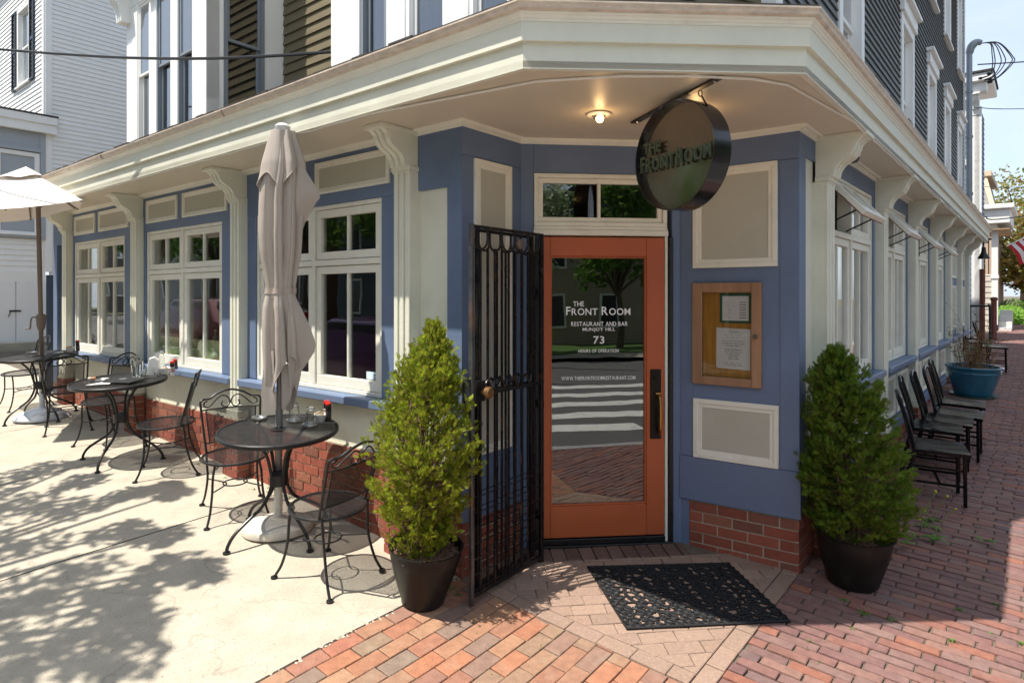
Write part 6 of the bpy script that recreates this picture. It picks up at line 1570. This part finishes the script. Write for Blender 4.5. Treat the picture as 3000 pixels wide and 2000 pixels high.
LG = leafmat('maple_leaf_green', [(.06,.13,.02), (.10,.19,.03), (.14,.24,.04), (.05,.10,.02)], tr=.35)
LR_ = leafmat('spring_leaf_russet', [(.16,.20,.04), (.24,.24,.05), (.26,.14,.05), (.12,.17,.04), (.30,.20,.08)], tr=.35)
LW = leafmat('pale_blossom', [(.42,.45,.33), (.20,.28,.08), (.55,.56,.45), (.12,.2,.05)], tr=.3)
# street tree left of the frame, throwing the leafy shade on the concrete
tgt = [(-1.95,3.98,.20),(-2.15,4.0,.26),(-2.9,5.36,.15),(-2.75,5.2,.16),(-2.45,4.45,.20),(-2.75,4.5,.24),(-2.25,3.68,.20),(-1.93,3.12,.24),(-2.25,3.3,.34),(-2.7,3.9,.34),(-3.4,4.9,.30),(-3.7,5.5,.24),(-4.3,5.8,.30),(-3.35,4.3,.36),(-2.8,3.5,.36),(-2.4,3.0,.30),(-4.4,5.4,.34),(-3.1,5.2,.20),(-3.9,5.0,.34),(-3.3,3.7,.38),(-1.9,2.7,.3),(-4.0,6.0,.2),(-3.9,4.4,.4),(-3.6,3.1,.45),(-2.6,2.3,.45),(-3.1,2.7,.4),(-2.05,3.45,.2)]
tb_ = Vector((-5.6, 2.2, gz(-5.6, 2.2)-.05)); CLm = []
random.seed(31)
for x, y, r in tgt:
    h_ = random.uniform(3.6, 4.6); CLm.append((Vector((x-SUNC[0]*h_, y-SUNC[1]*h_, gz(x, y)+h_))-tb_, r*.92))
tree('street_tree', 'leafy street tree on the uphill kerb, outside the left edge', tb_, 2.6, 2, 4, 4700, LG, 33, leaf=.055, clumps=CLm)
# far trees down the side street
for i, (s_, n_, th, cr, cz_, mt, lab, seed) in enumerate(((34, .6, 2.0, 3.1, 3.7, LR_, 'russet-green spring tree arching over the far pavement', 41), (45, .2, 2.6, 3.9, 4.6, LR_, 'taller russet tree behind the arching one, near the flag', 42), (60, 2.5, 3.5, 4.6, 5.6, LG, 'green tree at the far end of the side street', 43), (56, -6, 3, 4.5, 5.2, LG, 'green tree behind the mansard house', 46))):
    p = B.p(s_, n_, 0); tree('deciduous_tree', lab, (p.x, p.y, gz(p.x, p.y)), th, cr, cz_, 7000, mt, seed, leaf=.12, grp='trees down the side street')
random.seed(3)
for i, (s_, n_, r, lab) in enumerate(((24.5, .25, .55, 'bright green shrub beside the porch steps'), (27.5, .15, .6, 'green shrub behind the nearer bright one along the far pavement'), (31, .2, .8, 'dark shrub under the russet tree'))):
    p = B.p(s_, n_, 0); t = thing('garden_shrub', lab, 'shrub', (p.x, p.y, gz(p.x, p.y)), 0, 'shrubs along the far pavement'); m = MB()
    for k in range(1500):
        d = Vector((random.gauss(0,1), random.gauss(0,1), abs(random.gauss(0,1)))).normalized()*r*random.random()**.4; u = Vector((random.gauss(0,1), random.gauss(0,1), random.gauss(0,1))).normalized(); v = u.orthogonal(); q = .05; m.add([d-u*q, d+v*q*.6, d+u*q, d-v*q*.6], [(0,1,2,3)])
    m.build('foliage', LG if i == 2 else leafmat('bright_shrub_green', [(.16,.30,.04), (.22,.38,.06), (.10,.22,.03)], tr=.4), t, fix=False)
# ================================================================== ACROSS THE STREETS (seen in the glass)
def house(lab, x, y, wd, dp, ht, col, rz, nwin, roofc=(.06,.06,.06)):
    F_ = Fr((x, y, 0), (math.cos(rz), math.sin(rz), 0), (-math.sin(rz), math.cos(rz), 0)); z0 = gz(x, y)-.5
    h = thing('clapboard_house', lab, 'house', (x, y, z0), 0, 'houses across the street', world=True); mw_ = mat('siding_%d' % int(col[0]*1000+col[2]*10), col, .7)
    b = MB(); zz = z0
    while zz < z0+ht: b.add([F_.p(-wd/2, 0, zz), F_.p(wd/2, 0, zz), F_.p(wd/2, -.03, zz+.14), F_.p(-wd/2, -.03, zz+.14)], [(0,1,2,3)]); zz += .14
    b.box(F_, -wd/2, wd/2, -dp, -.04, z0, z0+ht); b.build('wall', mw_, h)
    m = MB(); m.prism([F_.p(-wd/2-.3, .3, z0+ht), F_.p(wd/2+.3, .3, z0+ht), F_.p(0, .3, z0+ht+wd*.38)], -F_.y*(dp+.6)); m.build('roof', mat('far_roof', roofc, .9), h)
    for fl_ in range(2):
        for k in range(nwin):
            cx = -wd/2+wd*(k+.5)/nwin; zb = z0+1.3+fl_*2.9
            m = MB(); m.ring(F_, cx-.5, cx+.5, zb, zb+1.7, .1, -.02, .06); w_ = m.build('window', TRIM, h); m = MB(); m.box(F_, cx-.42, cx+.42, .0, .02, zb+.08, zb+1.62); m.box(F_, cx-.42, cx+.42, .02, .03, zb+.82, zb+.88); m.build('pane', mat('dark_far_pane', (.03,.035,.04), .15, spec=.8), w_)
house('dark brown clapboard house across the street', -9, -21, 8, 9, 7, (.10,.07,.06), 0, 3)
house('white clapboard house across the street', 0.5, -25, 7.5, 9, 6.5, (.72,.71,.68), 0, 3)
house('tan clapboard house across the street', 10, -21, 8, 9, 6.5, (.42,.35,.25), .05, 3)
cols = [((.10,.085,.08), 'charcoal'), ((.33,.27,.19), 'sand'), ((.12,.14,.15), 'slate'), ((.22,.12,.08), 'russet'), ((.42,.41,.38), 'pale grey'), ((.10,.12,.09), 'dark green')]
for i, s_ in enumerate((0, 10, 20, 30, 41, 52)):
    p = A.p(s_, 16.5, 0); c_, nm = cols[i]; house('%s clapboard house facing the uphill road' % nm, p.x, p.y, 8.6, 9, 7.5, c_, R(-38.9), 3)
for i, s_ in enumerate((2, 12, 22, 33, 44)):
    p = B.p(s_, 17, 0); c_, nm = cols[(i+2) % 6]; house('%s clapboard house facing the side street' % nm, p.x, p.y, 8.6, 9, 7, c_, R(50.3), 3)
tl_ = [((4.2, -15.5), 2.6, 4.4, LW, 'white-blossoming tree across the crossing'), ((-3.5, -17), 3.2, 5.5, LG, 'green tree across the crossing, left of the blossoming one'), ((9, -17), 3.2, 5.5, LG, 'green tree across the crossing, right of the blossoming one'), ((-9.5, -9), 3.4, 6.2, LG, 'green tree at the uphill corner of the crossing')]
for i, (s_, q) in enumerate(((1, 'first'), (7.5, 'second'), (14, 'third'), (21, 'fourth'), (29, 'fifth'), (38, 'sixth'))): p = A.p(s_, 12.6, 0); tl_.append(((p.x, p.y), 3.3, 5.6, LG, q+' green tree uphill along the far side of the uphill road'))
for i, (s_, q) in enumerate(((5, 'first'), (13, 'second'), (22, 'third'), (32, 'fourth'))): p = B.p(s_, 12.6, 0); tl_.append(((p.x, p.y), 3.2, 5.2, LW if i == 1 else LG, q+' tree along the far side of the side street'))
for i, ((x, y), cr, cz_, mt, lab) in enumerate(tl_): tree('roadside_tree', lab, (x, y, gz(x, y)-.1), 3, cr, cz_, 4200, mt, 60+i, leaf=.15, grp='trees across the streets')
t = thing('utility_pole', 'wooden utility pole across the crossing with street signs', 'utility pole', (3.3, -11.2, gz(3.3, -11.2)-.2)); m = MB(); m.lathe([(.16, 0), (.12, 8.5)], 14); m.build('post', mat('pole_wood', (.16,.12,.09), .9, noise=.3), t, smooth=True)
t = thing('wrong_way_sign', 'red and white WRONG WAY sign on a post by the crossing', 'sign', (2.35, -7.2, gz(2.35, -7.2)-.2), world=True)
SGF = Fr((2.35, -7.2, 0), (-1, 0, 0), (0, 1, 0)); m = MB(); m.box(SGF, -.02, .02, -.03, .0, -.9, 2.9); m.build('post', CG, t); m = MB(); m.box(SGF, -.38, .38, .0, .008, 2.0, 2.62); m.build('panel', mat('sign_red', (.45,.02,.02), .5), t)
m = MB(); text_into(m, SGF, [('WRONG', 1)], -.30, .30, 2.36, 2.56, .012); text_into(m, SGF, [('WAY', 1)], -.20, .20, 2.08, 2.28, .012); m.build('lettering', TEXTW, t, fix=False)
m = MB(); m.box(SGF, -.45, .45, -.002, .006, 2.70, 2.88); m.build('street_name_plate', mat('sign_green', (.01,.17,.09), .5), t); m = MB(); text_into(m, SGF, [('HOWARD', 1)], -.34, .34, 2.74, 2.84, .010); m.build('plate_lettering', TEXTW, t, fix=False)
def make_car(col, lab, loc, rz):
    t = thing('parked_car', lab, 'car', loc, rz, 'cars parked along the streets'); F_ = Fr((0,0,0), (1,0,0), (0,1,0))
    side = [(-2.15,.32),(-2.2,.62),(-2.05,.88),(-1.75,.96),(-1.25,1.38),(.35,1.42),(1.05,1.0),(1.95,.86),(2.2,.66),(2.2,.34)]
    m = MB(); k = len(side); rows = []
    for y, sc_ in ((-.88, .94), (-.84, 1.0), (0, 1.02), (.84, 1.0), (.88, .94)): rows.append([(x*(.985 if abs(y) > .86 else 1), y*(.86 if z > 1.1 else 1), .32+(z-.32)*sc_) for x, z in side])
    vs = [p for r in rows for p in r]; fs = [(i*k+j, i*k+(j+1)%k, (i+1)*k+(j+1)%k, (i+1)*k+j) for i in range(4) for j in range(k)]+[tuple(range(k)), tuple(range(4*k, 5*k))]
    m.add(vs, fs); m.build('body', mat('car_paint_'+lab.split()[0], col, .25, metal=.3, coat=.8), t, smooth=True, bevel=.03)
    gm_ = mat('car_glass', (.01,.012,.015), .05, spec=.8); m = MB()
    for sy in (-1, 1): m.prism([(-1.5,sy*.775,1.0),(-1.18,sy*.735,1.33),(.30,sy*.735,1.36),(.85,sy*.775,1.03)], (0, sy*.04, 0))
    m.prism([(-1.84,-.62,.99),(-1.84,.62,.99),(-1.36,.60,1.34),(-1.36,-.60,1.34)], (-.03,0,.02)); m.prism([(.98,-.62,1.04),(.98,.62,1.04),(.45,.60,1.40),(.45,-.60,1.40)], (.03,0,.02)); m.build('window', gm_, t)
    for x in (-1.35, 1.35):
        for sy in (-1, 1):
            m = MB(); ax_ = (Vector((1,0,0)), Vector((0,0,1)), Vector((0,sy,0))); m.lathe([(.33, 0), (.34, .02), (.34, .18), (.31, .2), (.2, .2)], 24, (x, sy*.72, .33), ax_); w_ = m.build('wheel', mat('tyre', (.02,.02,.02), .8), t, smooth=True); m = MB(); m.lathe([(.001, .205), (.2, .205)], 16, (x, sy*.72, .33), ax_, cap=False); m.build('rim', CHROME, w_, fix=False)
    for sy in (-1, 1):
        m = MB(); m.box(F_, -2.235, -2.12, sy*.55-.17, sy*.55+.17, .68, .82); m.build('tail_light', mat('tail_red', (.5,.01,.01), .2), t); m = MB(); m.box(F_, 2.1, 2.215, sy*.58-.16, sy*.58+.16, .62, .74); m.build('headlight', mat('headlamp', (.7,.72,.75), .1), t)
    return t
def park(F, s_, n_, col, lab, flip=0):
    p = F.p(s_, n_, 0); make_car(col, lab, (p.x, p.y, gz(p.x, p.y)-.135), math.atan2(F.x.y, F.x.x)+flip)
park(A, 6.2, 4.3, (.09,.03,.11), 'purple car parked at the uphill kerb nearest the crossing'); park(A, 12.2, 4.3, (.12,.02,.02), 'red car parked behind the purple one'); park(A, 20, 9.8, (.30,.30,.31), 'grey car across the uphill road')
park(B, 9.5, 9.6, (.60,.61,.63), 'silver car parked across the side street', math.pi); park(B, 15.2, 9.6, (.02,.02,.022), 'black car parked behind the silver one across the side street', math.pi); park(B, 22.5, 9.6, (.65,.65,.65), 'white car farther along across the side street', math.pi)
for o in COL.objects:
    if 'woff' in o.keys(): del o['woff']
